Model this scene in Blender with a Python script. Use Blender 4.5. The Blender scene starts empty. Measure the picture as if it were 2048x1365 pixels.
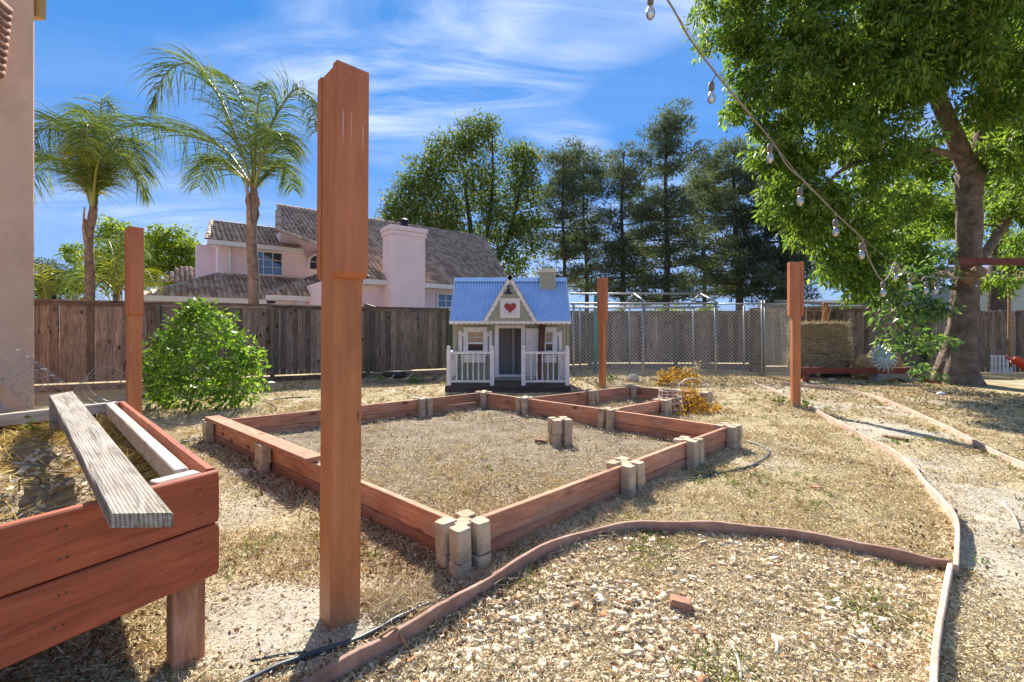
import bpy, math, random
import numpy as np
from mathutils import Vector, Matrix
random.seed(7)
RNG = np.random.default_rng(11)
SC = bpy.context.scene
COL = SC.collection
R = math.radians

# ------------------------------------------------------------------ camera
FPX, CX, HY, CAMH = 900.0, 1024.0, 662.0, 1.2       # focal length and horizon in photo pixels, eye height in m
cam_d = bpy.data.cameras.new('camera')
cam_d.sensor_width = 36.0
cam_d.lens = 36.0 * FPX / 2048.0
cam_d.shift_y = -(682.5 - HY) / 2048.0
cam_d.clip_start = 0.05
cam_d.clip_end = 3000
cam = bpy.data.objects.new('camera', cam_d)
cam.location = (0, 0, CAMH)
cam.rotation_euler = (R(90), 0, 0)
COL.objects.link(cam)
SC.camera = cam

# ------------------------------------------------------------------ light
SUN_EL, SUN_AZ = R(41), R(-6.8)                      # azimuth from +Y towards +X
to_sun = Vector((math.sin(SUN_AZ) * math.cos(SUN_EL), math.cos(SUN_AZ) * math.cos(SUN_EL), math.sin(SUN_EL)))
sd = bpy.data.lights.new('sun', 'SUN')
sd.energy = 2.95
sd.angle = R(0.55)
sd.color = (1.0, 0.92, 0.80)
sun = bpy.data.objects.new('sun', sd)
sun.rotation_euler = to_sun.to_track_quat('Z', 'Y').to_euler()
sun.location = (0, 0, 20)
COL.objects.link(sun)

world = bpy.data.worlds.new('World')
SC.world = world
world.use_nodes = True
wn = world.node_tree
for n_ in list(wn.nodes):
    wn.nodes.remove(n_)


def nd(nt, t, **kw):
    n = nt.nodes.new(t)
    for k, v in kw.items():
        if k.startswith('i_'):
            key = k[2:]
            key = int(key) if key.isdigit() else key.replace('_', ' ')
            n.inputs[key].default_value = v
        else:
            setattr(n, k, v)
    return n


def lk(nt, a, b):
    nt.links.new(a, b)


def mth(nt, op, a, b=None, clamp=False):
    n = nt.nodes.new('ShaderNodeMath')
    n.operation = op
    n.use_clamp = clamp
    for i, v in enumerate((a, b)):
        if v is None:
            continue
        if hasattr(v, 'is_output'):
            nt.links.new(v, n.inputs[i])
        else:
            n.inputs[i].default_value = v
    return n.outputs[0]


def ramp(nt, src, stops, interp='LINEAR'):
    n = nt.nodes.new('ShaderNodeValToRGB')
    n.color_ramp.interpolation = interp
    el = n.color_ramp.elements
    while len(el) > 1:
        el.remove(el[-1])
    for i, (p, c) in enumerate(stops):
        e = el[0] if i == 0 else el.new(p)
        e.position = p
        e.color = (c[0], c[1], c[2], 1) if hasattr(c, '__len__') else (c, c, c, 1)
    nt.links.new(src, n.inputs[0])
    return n.outputs[0]


def mixc(nt, fac, a, b, mode='MIX'):
    n = nt.nodes.new('ShaderNodeMix')
    n.data_type = 'RGBA'
    n.blend_type = mode
    n.clamp_factor = True
    for sock, v in ((n.inputs[0], fac), (n.inputs[6], a), (n.inputs[7], b)):
        if hasattr(v, 'is_output'):
            nt.links.new(v, sock)
        elif hasattr(v, '__len__'):
            sock.default_value = (v[0], v[1], v[2], 1)
        else:
            sock.default_value = v
    return n.outputs[2]


sky = nd(wn, 'ShaderNodeTexSky', sky_type='NISHITA', sun_disc=False, sun_elevation=SUN_EL, sun_rotation=SUN_AZ,
         air_density=1.0, dust_density=0.0, ozone_density=2.0, altitude=100)
hs = nd(wn, 'ShaderNodeHueSaturation', i_Saturation=1.38, i_Value=0.9)
lk(wn, sky.outputs[0], hs.inputs['Color'])
tc = nd(wn, 'ShaderNodeTexCoord')
sep = nd(wn, 'ShaderNodeSeparateXYZ')
lk(wn, tc.outputs['Generated'], sep.inputs[0])
zz = mth(wn, 'ADD', mth(wn, 'MAXIMUM', sep.outputs[2], 0.0), 0.16)
comb = nd(wn, 'ShaderNodeCombineXYZ')
lk(wn, mth(wn, 'DIVIDE', sep.outputs[0], zz), comb.inputs[0])
lk(wn, mth(wn, 'DIVIDE', sep.outputs[1], zz), comb.inputs[1])


def cloud_layer(rot, scl, off, nscale, detail, lo, hi, dist=0.6):
    mp = nd(wn, 'ShaderNodeMapping')
    mp.inputs['Rotation'].default_value = (0, 0, R(rot))
    mp.inputs['Scale'].default_value = scl
    mp.inputs['Location'].default_value = off
    lk(wn, comb.outputs[0], mp.inputs[0])
    nz = nd(wn, 'ShaderNodeTexNoise', i_Scale=nscale, i_Detail=detail, i_Roughness=0.62, i_Distortion=dist)
    lk(wn, mp.outputs[0], nz.inputs[0])
    return ramp(wn, nz.outputs[0], [(lo, 0.0), (hi, 1.0)])


c_big = cloud_layer(20, (1.0, 1.0, 1), (8.66, 3.07, 0), 0.75, 3, 0.43, 0.66, 0.3)
c_fine = cloud_layer(-60, (0.9, 3.6, 1), (0.62, 4.82, 0), 1.5, 12, 0.34, 0.74, 1.0)
c_mid = cloud_layer(-15, (0.6, 1.5, 1), (7.4, 5.2, 0), 1.1, 8, 0.46, 0.80, 0.5)
cl = mth(wn, 'ADD', mth(wn, 'MULTIPLY', c_big, c_fine), mth(wn, 'MULTIPLY', c_mid, 0.1), clamp=True)
cl = mth(wn, 'MULTIPLY', cl, mth(wn, 'MULTIPLY', ramp(wn, sep.outputs[2], [(.05, .25), (.36, 1.0)]), .92))
# roll the brightest part of the sky off, as the photograph's exposure does
sc3 = nd(wn, 'ShaderNodeSeparateColor')
lk(wn, hs.outputs[0], sc3.inputs[0])
cc3 = nd(wn, 'ShaderNodeCombineColor')
for i_, (k_, m_) in enumerate(((1.5, .95), (2.9, .86), (6.0, .95))):
    v_ = sc3.outputs[i_]
    lk(wn, mth(wn, 'DIVIDE', mth(wn, 'MULTIPLY', v_, m_), mth(wn, 'ADD', mth(wn, 'DIVIDE', v_, k_), 1.0)), cc3.inputs[i_])
skyc = mixc(wn, cl, cc3.outputs[0], (4.5, 4.6, 4.9))
bg = nd(wn, 'ShaderNodeBackground', i_Strength=0.092)
lk(wn, skyc, bg.inputs[0])
wo = nd(wn, 'ShaderNodeOutputWorld')
lk(wn, bg.outputs[0], wo.inputs[0])

vs = SC.view_settings
vs.view_transform = 'Standard'
vs.look = 'None'
vs.gamma = 1.0
vs.use_curve_mapping = False
vs.exposure = 1.87
try:
    SC.cycles.use_denoising = True
    SC.cycles.max_bounces = 8
    SC.cycles.transparent_max_bounces = 12
    SC.cycles.caustics_reflective = False
    SC.cycles.caustics_refractive = False
except Exception:
    pass

# ------------------------------------------------------------------ survey helpers


def P(px, py, Y):
    return Vector(((px - CX) / FPX * Y, Y, CAMH + (HY - py) / FPX * Y))


def G(px, py, z=0.0):
    Y = (CAMH - z) * FPX / (py - HY)
    return Vector(((px - CX) / FPX * Y, Y, z))


_tab = np.random.default_rng(5).random((256, 256))


def vnoise(x, y):
    x = np.asarray(x, float)
    y = np.asarray(y, float)
    xi = np.floor(x).astype(int)
    yi = np.floor(y).astype(int)
    fx = x - xi
    fy = y - yi
    fx = fx * fx * (3 - 2 * fx)
    fy = fy * fy * (3 - 2 * fy)
    a = _tab[xi % 256, yi % 256]
    b = _tab[(xi + 1) % 256, yi % 256]
    c = _tab[xi % 256, (yi + 1) % 256]
    d = _tab[(xi + 1) % 256, (yi + 1) % 256]
    return (a * (1 - fx) + b * fx) * (1 - fy) + (c * (1 - fx) + d * fx) * fy


def gh(x, y):
    """height of the yard"""
    return (vnoise(x * 1.1 + 9, y * 1.1) - .5) * .030 + (vnoise(x * 4 + 40, y * 4) - .5) * .016 + (vnoise(x * 13, y * 13 + 70) - .5) * .012


def inpoly(x, y, poly):
    x = np.asarray(x, float)
    y = np.asarray(y, float)
    r = np.zeros(x.shape, bool)
    n = len(poly)
    for i in range(n):
        x0, y0 = poly[i][0], poly[i][1]
        x1, y1 = poly[(i + 1) % n][0], poly[(i + 1) % n][1]
        if y0 == y1:
            continue
        c = ((y0 > y) != (y1 > y)) & (x < (x1 - x0) * (y - y0) / (y1 - y0) + x0)
        r ^= c
    return r


def segdist(x, y, pts):
    d = np.full(np.shape(x), 1e9)
    for a, b in zip(pts[:-1], pts[1:]):
        ax, ay, bx, by = a[0], a[1], b[0], b[1]
        L = (bx - ax) ** 2 + (by - ay) ** 2 + 1e-9
        t = np.clip(((x - ax) * (bx - ax) + (y - ay) * (by - ay)) / L, 0, 1)
        d = np.minimum(d, np.hypot(x - ax - t * (bx - ax), y - ay - t * (by - ay)))
    return d


# ------------------------------------------------------------------ object helpers
WM = {}


def put(o, Mw, parent=None):
    COL.objects.link(o)
    if parent is not None:
        o.parent = parent
        o.matrix_basis = WM[parent].inverted() @ Mw
    else:
        o.matrix_basis = Mw
    WM[o] = Mw
    return o


def tag(o, label=None, cat=None, group=None, kind=None):
    if label:
        o['label'] = label
    if cat:
        o['category'] = cat
    if group:
        o['group'] = group
    if kind:
        o['kind'] = kind
    return o


def thing(name, loc, label, cat, group=None):
    o = bpy.data.objects.new(name, None)
    o.empty_display_size = 0.2
    put(o, Matrix.Translation(Vector(loc)))
    return tag(o, label, cat, group)


def copy_tree(o, Mw, parent=None):
    """a copy of a thing or part and everything under it, placed at Mw"""
    c = o.copy()
    put(c, Mw, parent)
    for ch in [k for k in WM if k.parent == o]:
        copy_tree(ch, Mw @ ch.matrix_basis, c)
    return c


class MB:
    def __init__(s):
        s.v = []
        s.f = []

    def add(s, vs_, fs):
        b = len(s.v)
        s.v += [tuple(q) for q in vs_]
        s.f += [tuple(i + b for i in f) for f in fs]

    def box(s, x0, x1, y0, y1, z0, z1):
        s.add([(x0, y0, z0), (x1, y0, z0), (x1, y1, z0), (x0, y1, z0), (x0, y0, z1), (x1, y0, z1), (x1, y1, z1), (x0, y1, z1)],
              [(0, 3, 2, 1), (4, 5, 6, 7), (0, 1, 5, 4), (1, 2, 6, 5), (2, 3, 7, 6), (3, 0, 4, 7)])

    def obox(s, o, a, b, c):
        """box from corner o spanned by vectors a, b, c"""
        o, a, b, c = Vector(o), Vector(a), Vector(b), Vector(c)
        s.add([o, o + a, o + a + b, o + b, o + c, o + a + c, o + a + b + c, o + b + c],
              [(0, 3, 2, 1), (4, 5, 6, 7), (0, 1, 5, 4), (1, 2, 6, 5), (2, 3, 7, 6), (3, 0, 4, 7)])

    def prism(s, poly, off):
        n = len(poly)
        off = Vector(off)
        p = [Vector(q) for q in poly]
        s.add(p + [q + off for q in p], [tuple(range(n))[::-1], tuple(range(n, 2 * n))] + [(i, (i + 1) % n, n + (i + 1) % n, n + i) for i in range(n)])

    def tube(s, pts, r, n=6, cap=True):
        pts = [Vector(p) for p in pts]
        m = len(pts)
        rs = r if hasattr(r, '__len__') else [r] * m
        vs_, fs = [], []
        prev = None
        for i, p in enumerate(pts):
            t = (pts[min(i + 1, m - 1)] - pts[max(i - 1, 0)])
            if t.length < 1e-9:
                t = Vector((0, 0, 1))
            t.normalize()
            if prev is None:
                a = Vector((0, 0, 1)) if abs(t.z) < .9 else Vector((1, 0, 0))
                prev = t.cross(a).normalized()
            prev = (prev - t * prev.dot(t))
            if prev.length < 1e-6:
                prev = t.orthogonal()
            prev.normalize()
            b = t.cross(prev)
            for k in range(n):
                an = 2 * math.pi * k / n
                vs_.append(p + (prev * math.cos(an) + b * math.sin(an)) * rs[i])
        for i in range(m - 1):
            for k in range(n):
                fs.append((i * n + k, i * n + (k + 1) % n, (i + 1) * n + (k + 1) % n, (i + 1) * n + k))
        if cap:
            fs.append(tuple(range(n))[::-1])
            fs.append(tuple((m - 1) * n + k for k in range(n)))
        s.add(vs_, fs)

    def lathe(s, c, prof, n=12, axis='z'):
        """prof: list of (r, h)"""
        c = Vector(c)
        vs_, fs = [], []
        for r_, h in prof:
            for k in range(n):
                a = 2 * math.pi * k / n
                if axis == 'z':
                    vs_.append(c + Vector((r_ * math.cos(a), r_ * math.sin(a), h)))
                else:
                    vs_.append(c + Vector((r_ * math.cos(a), h, r_ * math.sin(a))))
        m = len(prof)
        for i in range(m - 1):
            for k in range(n):
                fs.append((i * n + k, i * n + (k + 1) % n, (i + 1) * n + (k + 1) % n, (i + 1) * n + k))
        fs.append(tuple(range(n))[::-1])
        fs.append(tuple((m - 1) * n + k for k in range(n)))
        s.add(vs_, fs)

    def build(s, name, mat, parent=None, smooth=False, bevel=0, origin='base'):
        v = np.array(s.v, float)
        if origin == 'base':
            o0 = Vector(((v[:, 0].min() + v[:, 0].max()) / 2, (v[:, 1].min() + v[:, 1].max()) / 2, v[:, 2].min()))
        else:
            o0 = Vector((0, 0, 0))
        me = bpy.data.meshes.new(name)
        me.from_pydata([tuple(q) for q in (v - np.array(o0))], [], s.f)
        me.update()
        if smooth:
            me.polygons.foreach_set('use_smooth', [True] * len(me.polygons))
        me.materials.append(mat)
        o = bpy.data.objects.new(name, me)
        put(o, Matrix.Translation(o0), parent)
        if bevel:
            md = o.modifiers.new('bevel', 'BEVEL')
            md.width = bevel
            md.segments = 2
            md.limit_method = 'ANGLE'
        return o


_bev = {}


def plank_mesh(name, L, w, t, bev, mat, segs=1, wob=0.0, taper=None):
    sec = [(-w / 2 + bev, -t / 2), (w / 2 - bev, -t / 2), (w / 2, -t / 2 + bev), (w / 2, t / 2 - bev), (w / 2 - bev, t / 2), (-w / 2 + bev, t / 2), (-w / 2, t / 2 - bev), (-w / 2, -t / 2 + bev)]
    if bev <= 0:
        sec = [(-w / 2, -t / 2), (w / 2, -t / 2), (w / 2, t / 2), (-w / 2, t / 2)]
    n = len(sec)
    xs = ([0, bev] if bev > 0 else [0]) + [L * i / segs for i in range(1, segs)] + ([L - bev, L] if bev > 0 else [L])
    vs_, fs = [], []
    dy = dz = 0.0
    for i, x in enumerate(xs):
        k = 1.0
        if bev > 0 and i in (0, len(xs) - 1):
            k = 1 - 2 * bev / min(w, t) * .6
        if wob:
            dy = random.uniform(-wob, wob)
            dz = random.uniform(-wob, wob)
        for (a, b) in sec:
            vs_.append((x, a * k + dy, b * k + dz))
    m = len(xs)
    for i in range(m - 1):
        for q in range(n):
            fs.append((i * n + q, i * n + (q + 1) % n, (i + 1) * n + (q + 1) % n, (i + 1) * n + q))
    fs.append(tuple(range(n))[::-1])
    fs.append(tuple((m - 1) * n + q for q in range(n)))
    me = bpy.data.meshes.new(name)
    me.from_pydata(vs_, [], fs)
    me.update()
    me.materials.append(mat)
    return me


def frame(p0, xdir, ydir):
    x = Vector(xdir).normalized()
    y = Vector(ydir)
    y = (y - x * y.dot(x)).normalized()
    z = x.cross(y)
    m = Matrix((x, y, z)).transposed().to_4x4()
    m.translation = Vector(p0)
    return m


def plank(name, p0, p1, w, t, mat, parent=None, wd=(0, 0, 1), bev=.004, segs=1, wob=0.0):
    """board from p0 to p1; wd = direction of its width"""
    p0, p1 = Vector(p0), Vector(p1)
    me = plank_mesh(name, (p1 - p0).length, w, t, bev, mat, segs, wob)
    o = bpy.data.objects.new(name, me)
    return put(o, frame(p0, p1 - p0, wd), parent)


def quadmesh(name, co, mat, parent=None, kind=None, smooth=False):
    """co: (N,4,3) array of separate quads"""
    N = co.shape[0]
    me = bpy.data.meshes.new(name)
    me.vertices.add(N * 4)
    c = co.reshape(-1, 3)
    o0 = Vector(((c[:, 0].min() + c[:, 0].max()) / 2, (c[:, 1].min() + c[:, 1].max()) / 2, c[:, 2].min()))
    me.vertices.foreach_set('co', (c - np.array(o0)).astype(np.float32).ravel())
    me.loops.add(N * 4)
    me.loops.foreach_set('vertex_index', np.arange(N * 4, dtype=np.int32))
    me.polygons.add(N)
    me.polygons.foreach_set('loop_start', np.arange(0, N * 4, 4, dtype=np.int32))
    me.update(calc_edges=True)
    if smooth:
        me.polygons.foreach_set('use_smooth', np.ones(N, bool))
    me.materials.append(mat)
    o = bpy.data.objects.new(name, me)
    put(o, Matrix.Translation(o0), parent)
    if kind:
        o['kind'] = kind
    return o


def unit(v):
    return v / (np.linalg.norm(v, axis=-1, keepdims=True) + 1e-9)


def leaves(pos, dirs, ln, wd, fold=.25):
    """bent diamond leaves; pos base (N,3)"""
    N = len(pos)
    dirs = unit(dirs)
    side = unit(np.cross(dirs, RNG.normal(size=(N, 3))))
    nrm = np.cross(dirs, side)
    ln = np.broadcast_to(ln, (N,))[:, None]
    wd = np.broadcast_to(wd, (N,))[:, None]
    q = np.empty((N, 4, 3))
    q[:, 0] = pos
    q[:, 1] = pos + dirs * ln * .42 + side * wd * .5 + nrm * wd * fold
    q[:, 2] = pos + dirs * ln + nrm * wd * RNG.uniform(-.4, .4, (N, 1))
    q[:, 3] = pos + dirs * ln * .42 - side * wd * .5 + nrm * wd * fold
    return q


# ------------------------------------------------------------------ materials


def newmat(name):
    m = bpy.data.materials.new(name)
    m.use_nodes = True
    nt = m.node_tree
    return m, nt, nt.nodes['Principled BSDF']


def objrand(nt):
    return nd(nt, 'ShaderNodeObjectInfo').outputs['Random']


def coords(nt, scale, which='Object', jitter=True):
    t = nd(nt, 'ShaderNodeTexCoord')
    src = t.outputs[which]
    if jitter:
        a = nd(nt, 'ShaderNodeVectorMath', operation='ADD')
        lk(nt, src, a.inputs[0])
        c = nd(nt, 'ShaderNodeCombineXYZ')
        r_ = objrand(nt)
        for i, k in enumerate((37.0, 61.0, 83.0)):
            lk(nt, mth(nt, 'MULTIPLY', r_, k), c.inputs[i])
        lk(nt, c.outputs[0], a.inputs[1])
        src = a.outputs[0]
    mp = nd(nt, 'ShaderNodeMapping')
    mp.inputs['Scale'].default_value = scale
    lk(nt, src, mp.inputs[0])
    return mp.outputs[0]


def noise_(nt, vec, scale, detail=5, rough=.6, dist=0.0):
    n = nd(nt, 'ShaderNodeTexNoise', i_Scale=scale, i_Detail=detail, i_Roughness=rough, i_Distortion=dist)
    lk(nt, vec, n.inputs['Vector'])
    return n.outputs[0]


def bump_(nt, b, h, strength, dist=.01):
    bp = nd(nt, 'ShaderNodeBump', i_Strength=strength, i_Distance=dist)
    lk(nt, h, bp.inputs['Height'])
    lk(nt, bp.outputs[0], b.inputs['Normal'])


def wood(name, cols, rough=.75, rnd=.3, knots=None, specks=None, bump=.4, stain=None, coat=0, gscale=1.0):
    """boards whose length is the local X axis"""
    m, nt, b = newmat(name)
    v = coords(nt, (1.3 * gscale, 13 * gscale, 13 * gscale))
    g = noise_(nt, v, 2.6, 7, .62, .9)
    n = len(cols)
    c = ramp(nt, g, [(.28 + .44 * i / (n - 1), cols[i]) for i in range(n)])
    v2 = coords(nt, (1, 1, 1))
    patch = noise_(nt, v2, 3.2, 4, .6)
    c = mixc(nt, .55, c, ramp(nt, patch, [(.3, .55), (.7, 1.25)]), 'MULTIPLY')
    if stain:
        s = noise_(nt, coords(nt, (.8, 2.4, 2.4)), 2.4, 6, .7, .4)
        c = mixc(nt, ramp(nt, s, [(.50, 0.0), (.68, 1.0)]), c, stain)
    if knots:
        kv = coords(nt, (4.2, 8.5, 8.5))
        vo = nd(nt, 'ShaderNodeTexVoronoi', i_Scale=1.0, i_Randomness=1.0)
        lk(nt, kv, vo.inputs['Vector'])
        k = ramp(nt, vo.outputs['Distance'], [(.10, 1.0), (.20, .35), (.30, 0.0)])
        gate = ramp(nt, nd_rgb(nt, vo.outputs['Color']), [(.50, 0.0), (.56, 1.0)])
        c = mixc(nt, mth(nt, 'MULTIPLY', k, gate), c, knots)
    if specks:
        sv = noise_(nt, coords(nt, (1, 1, 1)), 95, 2, .5)
        c = mixc(nt, ramp(nt, sv, [(.70, 0.0), (.76, .8)]), c, specks)
    mr = nd(nt, 'ShaderNodeMapRange')
    mr.inputs['To Min'].default_value = 1 - rnd
    mr.inputs['To Max'].default_value = 1 + rnd
    lk(nt, objrand(nt), mr.inputs[0])
    vm = nd(nt, 'ShaderNodeVectorMath', operation='SCALE')
    lk(nt, c, vm.inputs[0])
    lk(nt, mr.outputs[0], vm.inputs['Scale'])
    lk(nt, vm.outputs[0], b.inputs['Base Color'])
    b.inputs['Roughness'].default_value = rough
    if coat:
        b.inputs['Coat Weight'].default_value = coat
        b.inputs['Coat Roughness'].default_value = .3
    fine = noise_(nt, coords(nt, (2.5, 60, 60)), 2.0, 4, .6)
    bump_(nt, b, mth(nt, 'ADD', g, mth(nt, 'MULTIPLY', fine, .6)), bump, .006)
    return m


def nd_rgb(nt, c):
    s = nd(nt, 'ShaderNodeSeparateColor')
    lk(nt, c, s.inputs[0])
    return s.outputs[0]


def rocky(name, cols, scale=6, detail=8, rough=.9, bump=.5, bscale=40, bdist=.006, rnd=.15, metal=0.0, which='Object', dirt=None):
    m, nt, b = newmat(name)
    v = coords(nt, (1, 1, 1), which)
    g = noise_(nt, v, scale, detail, .65)
    n = len(cols)
    c = ramp(nt, g, [(.3 + .4 * i / max(1, n - 1), cols[i]) for i in range(n)])
    if dirt:
        s = noise_(nt, v, scale * .35, 6, .7, .5)
        c = mixc(nt, ramp(nt, s, [(.52, 0.0), (.72, .8)]), c, dirt)
    mr = nd(nt, 'ShaderNodeMapRange')
    mr.inputs['To Min'].default_value = 1 - rnd
    mr.inputs['To Max'].default_value = 1 + rnd
    lk(nt, objrand(nt), mr.inputs[0])
    vm = nd(nt, 'ShaderNodeVectorMath', operation='SCALE')
    lk(nt, c, vm.inputs[0])
    lk(nt, mr.outputs[0], vm.inputs['Scale'])
    lk(nt, vm.outputs[0], b.inputs['Base Color'])
    b.inputs['Roughness'].default_value = rough
    b.inputs['Metallic'].default_value = metal
    if bump:
        bump_(nt, b, noise_(nt, v, bscale, 4, .6), bump, bdist)
    return m


def island(name, stops, rough=.8, trans=0.0, gloss=.25, interp='LINEAR', tcol=1.38):
    """material whose colour is drawn per loose piece"""
    m, nt, b = newmat(name)
    ri = nd(nt, 'ShaderNodeNewGeometry').outputs['Random Per Island']
    c = ramp(nt, ri, stops, interp)
    lk(nt, c, b.inputs['Base Color'])
    b.inputs['Roughness'].default_value = rough
    b.inputs['Specular IOR Level'].default_value = gloss
    if trans:
        out = nt.nodes['Material Output']
        tr = nd(nt, 'ShaderNodeBsdfTranslucent')
        lk(nt, mixc(nt, 1.0, c, (tcol, tcol * 1.03, tcol * .42), 'MULTIPLY'), tr.inputs[0])
        mx = nd(nt, 'ShaderNodeMixShader', i_0=trans)
        lk(nt, b.outputs[0], mx.inputs[1])
        lk(nt, tr.outputs[0], mx.inputs[2])
        lk(nt, mx.outputs[0], out.inputs[0])
    return m


def plain(name, col, rough=.5, metal=0.0, spec=.5):
    return rocky(name, [tuple(x * .9 for x in col), tuple(min(1, x * 1.08) for x in col)], 9, 5, rough, .12, 60, .002, .03, metal)


M = {}
def paintwood(name, c1, c2, c3):
    """solid stain on a squared post: faint grain, drips, knots and pale specks"""
    m, nt, b = newmat(name)
    g = noise_(nt, coords(nt, (.7, 16, 16)), 2.2, 5, .6, .5)
    blot = noise_(nt, coords(nt, (.9, 3, 3)), 2.0, 6, .65, .3)
    c = ramp(nt, blot, [(.3, c1), (.5, c2), (.72, c3)])
    c = mixc(nt, .35, c, ramp(nt, g, [(.3, .55), (.7, 1.2)]), 'MULTIPLY')
    vo = nd(nt, 'ShaderNodeTexVoronoi', i_Scale=1.0)
    lk(nt, coords(nt, (3.0, 11, 11)), vo.inputs['Vector'])
    kn_ = mth(nt, 'MULTIPLY', ramp(nt, vo.outputs['Distance'], [(.05, 1.0), (.11, .0)]), ramp(nt, nd_rgb(nt, vo.outputs['Color']), [(.66, 0.0), (.70, .85)]))
    c = mixc(nt, kn_, c, (.10, .035, .02))
    sv = noise_(nt, coords(nt, (1, 1, 1)), 120, 2, .5)
    c = mixc(nt, ramp(nt, sv, [(.715, 0.0), (.75, .75)]), c, (.72, .58, .46))
    dr = noise_(nt, coords(nt, (1.6, 55, 55)), 2.0, 2, .4)
    dg = noise_(nt, coords(nt, (2.2, 3, 3)), 1.4, 2, .5)
    c = mixc(nt, mth(nt, 'MULTIPLY', ramp(nt, dr, [(.725, 0.0), (.75, .8)]), ramp(nt, dg, [(.5, 0.0), (.56, 1.0)])), c, (.78, .68, .58))
    # splashed earth at the foot
    sx = nd(nt, 'ShaderNodeSeparateXYZ')
    lk(nt, nd(nt, 'ShaderNodeTexCoord').outputs['Object'], sx.inputs[0])
    ft = mth(nt, 'SUBTRACT', mth(nt, 'MULTIPLY', blot, .42), sx.outputs[0])
    if 'clad' not in name:
        c = mixc(nt, ramp(nt, ft, [(-.02 + .02, 0.0), (.16, .75)]), c, (.36, .26, .17))
    lk(nt, c, b.inputs['Base Color'])
    b.inputs['Roughness'].default_value = .5
    b.inputs['Specular IOR Level'].default_value = .4
    bump_(nt, b, mth(nt, 'ADD', g, mth(nt, 'MULTIPLY', kn_, -1.0)), .3, .004)
    return m


M['post'] = paintwood('post_stain', (.38, .13, .052), (.50, .185, .070), (.58, .23, .088))
M['post2'] = paintwood('post_cladding', (.37, .115, .05), (.49, .165, .068), (.57, .205, .085))
M['bed'] = wood('bed_board', [(.29, .12, .068), (.50, .225, .13), (.63, .335, .215)], .8, .28, knots=(.16, .05, .025), stain=(.42, .27, .19), bump=.7)
M['planter'] = wood('planter_stain', [(.25, .050, .022), (.42, .092, .038), (.53, .14, .062)], .55, .06, knots=(.05, .012, .01), bump=.3, specks=(.45, .22, .11), stain=(.30, .085, .04))
M['screw'] = plain('screw_head', (.05, .045, .04), .5, .4)
M['pale'] = wood('bleached_board', [(.38, .31, .25), (.60, .53, .46), (.70, .64, .57)], .85, .08, bump=.5)
M['grey'] = wood('weathered_board', [(.09, .075, .06), (.27, .245, .21), (.42, .395, .35)], .9, .05, knots=(.08, .06, .045), bump=1.0, gscale=1.3)
M['fence'] = wood('fence_board', [(.09, .067, .054), (.22, .168, .138), (.37, .295, .245)], .9, .45, knots=(.012, .008, .007), bump=.6)
M['fencep'] = wood('fence_post', [(.06, .06, .04), (.13, .125, .085), (.18, .165, .12)], .9, .12, bump=.6)
M['edge'] = wood('edging_board', [(.17, .085, .065), (.33, .20, .155), (.46, .33, .27)], .85, .05, bump=.5)
M['darkwood'] = wood('dark_board', [(.05, .036, .030), (.09, .066, .055), (.14, .105, .085)], .85, .1, bump=.5)
M['brownwood'] = wood('brown_board', [(.07, .032, .022), (.13, .06, .04), (.17, .085, .058)], .8, .05, bump=.5)
M['beam'] = wood('red_beam', [(.13, .028, .018), (.22, .05, .03), (.28, .075, .045)], .7, .05, bump=.3)
M['block'] = rocky('concrete_block', [(.34, .27, .185), (.50, .405, .285), (.60, .50, .37)], 9, 9, .95, .8, 55, .008, .10, dirt=(.27, .20, .14))
M['brick'] = rocky('clay_brick', [(.24, .115, .07), (.40, .215, .14)], 14, 6, .9, .6, 50)
M['stucco'] = rocky('house_stucco', [(.82, .50, .34), (.92, .61, .43)], 2.2, 8, .95, .7, 75, .012, 0, dirt=(.68, .43, .29))
M['stucco2'] = rocky('pink_stucco', [(.79, .63, .66), (.88, .735, .755)], 1.4, 6, .95, .5, 30, .012, 0, dirt=(.75, .58, .59))
M['trim'] = plain('white_trim', (.74, .72, .70), .6)
M['white'] = rocky('white_paint', [(.62, .60, .58), (.80, .785, .76), (.84, .82, .80)], 5, 8, .6, .15, 60, .002, .03)
M['sage'] = rocky('sage_paint', [(.33, .345, .25), (.40, .41, .305)], 4, 8, .7, .15, 60, .002, .02)
M['cream'] = plain('cream_paint', (.62, .60, .47), .6)
M['tan'] = plain('tan_backing', (.52, .38, .24), .8)
M['heart'] = plain('red_paint', (.30, .035, .028), .5)
M['hpanel'] = rocky('pale_panel', [(.52, .52, .54), (.66, .66, .68)], 40, 4, .7, .2)
M['black'] = plain('black_metal', (.02, .022, .03), .35, .5)
M['rubber'] = plain('black_rubber', (.022, .024, .028), .6)
M['hose'] = plain('dark_hose', (.045, .055, .065), .45)
M['galv'] = plain('galvanised_steel', (.34, .36, .39), .5, .6)
M['link'] = plain('link_wire', (.62, .63, .65), .5, .3)
M['wire'] = plain('wire', (.45, .46, .47), .45, .6)
M['whitewire'] = plain('pale_wire', (.66, .64, .60), .55, .2)
M['teal'] = plain('teal_plastic', (.02, .25, .27), .5)
M['ochre'] = plain('ochre_fascia', (.55, .36, .12), .7)
M['redplastic'] = plain('red_plastic', (.55, .05, .03), .4)
M['whiteplastic'] = plain('white_plastic', (.72, .73, .74), .45)
M['bluegrey'] = plain('blue_grey_sheet', (.16, .21, .27), .5)
M['liner'] = rocky('black_liner', [(.018, .018, .02), (.05, .05, .055)], 6, 6, .8, .6, 20, .02)
M['concrete'] = rocky('grey_concrete', [(.24, .22, .20), (.36, .33, .29)], 7, 7, .95, .5, 40)
M['rock'] = rocky('pale_rock', [(.55, .53, .46), (.72, .70, .62)], 5, 6, .9, .6, 20)
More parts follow.
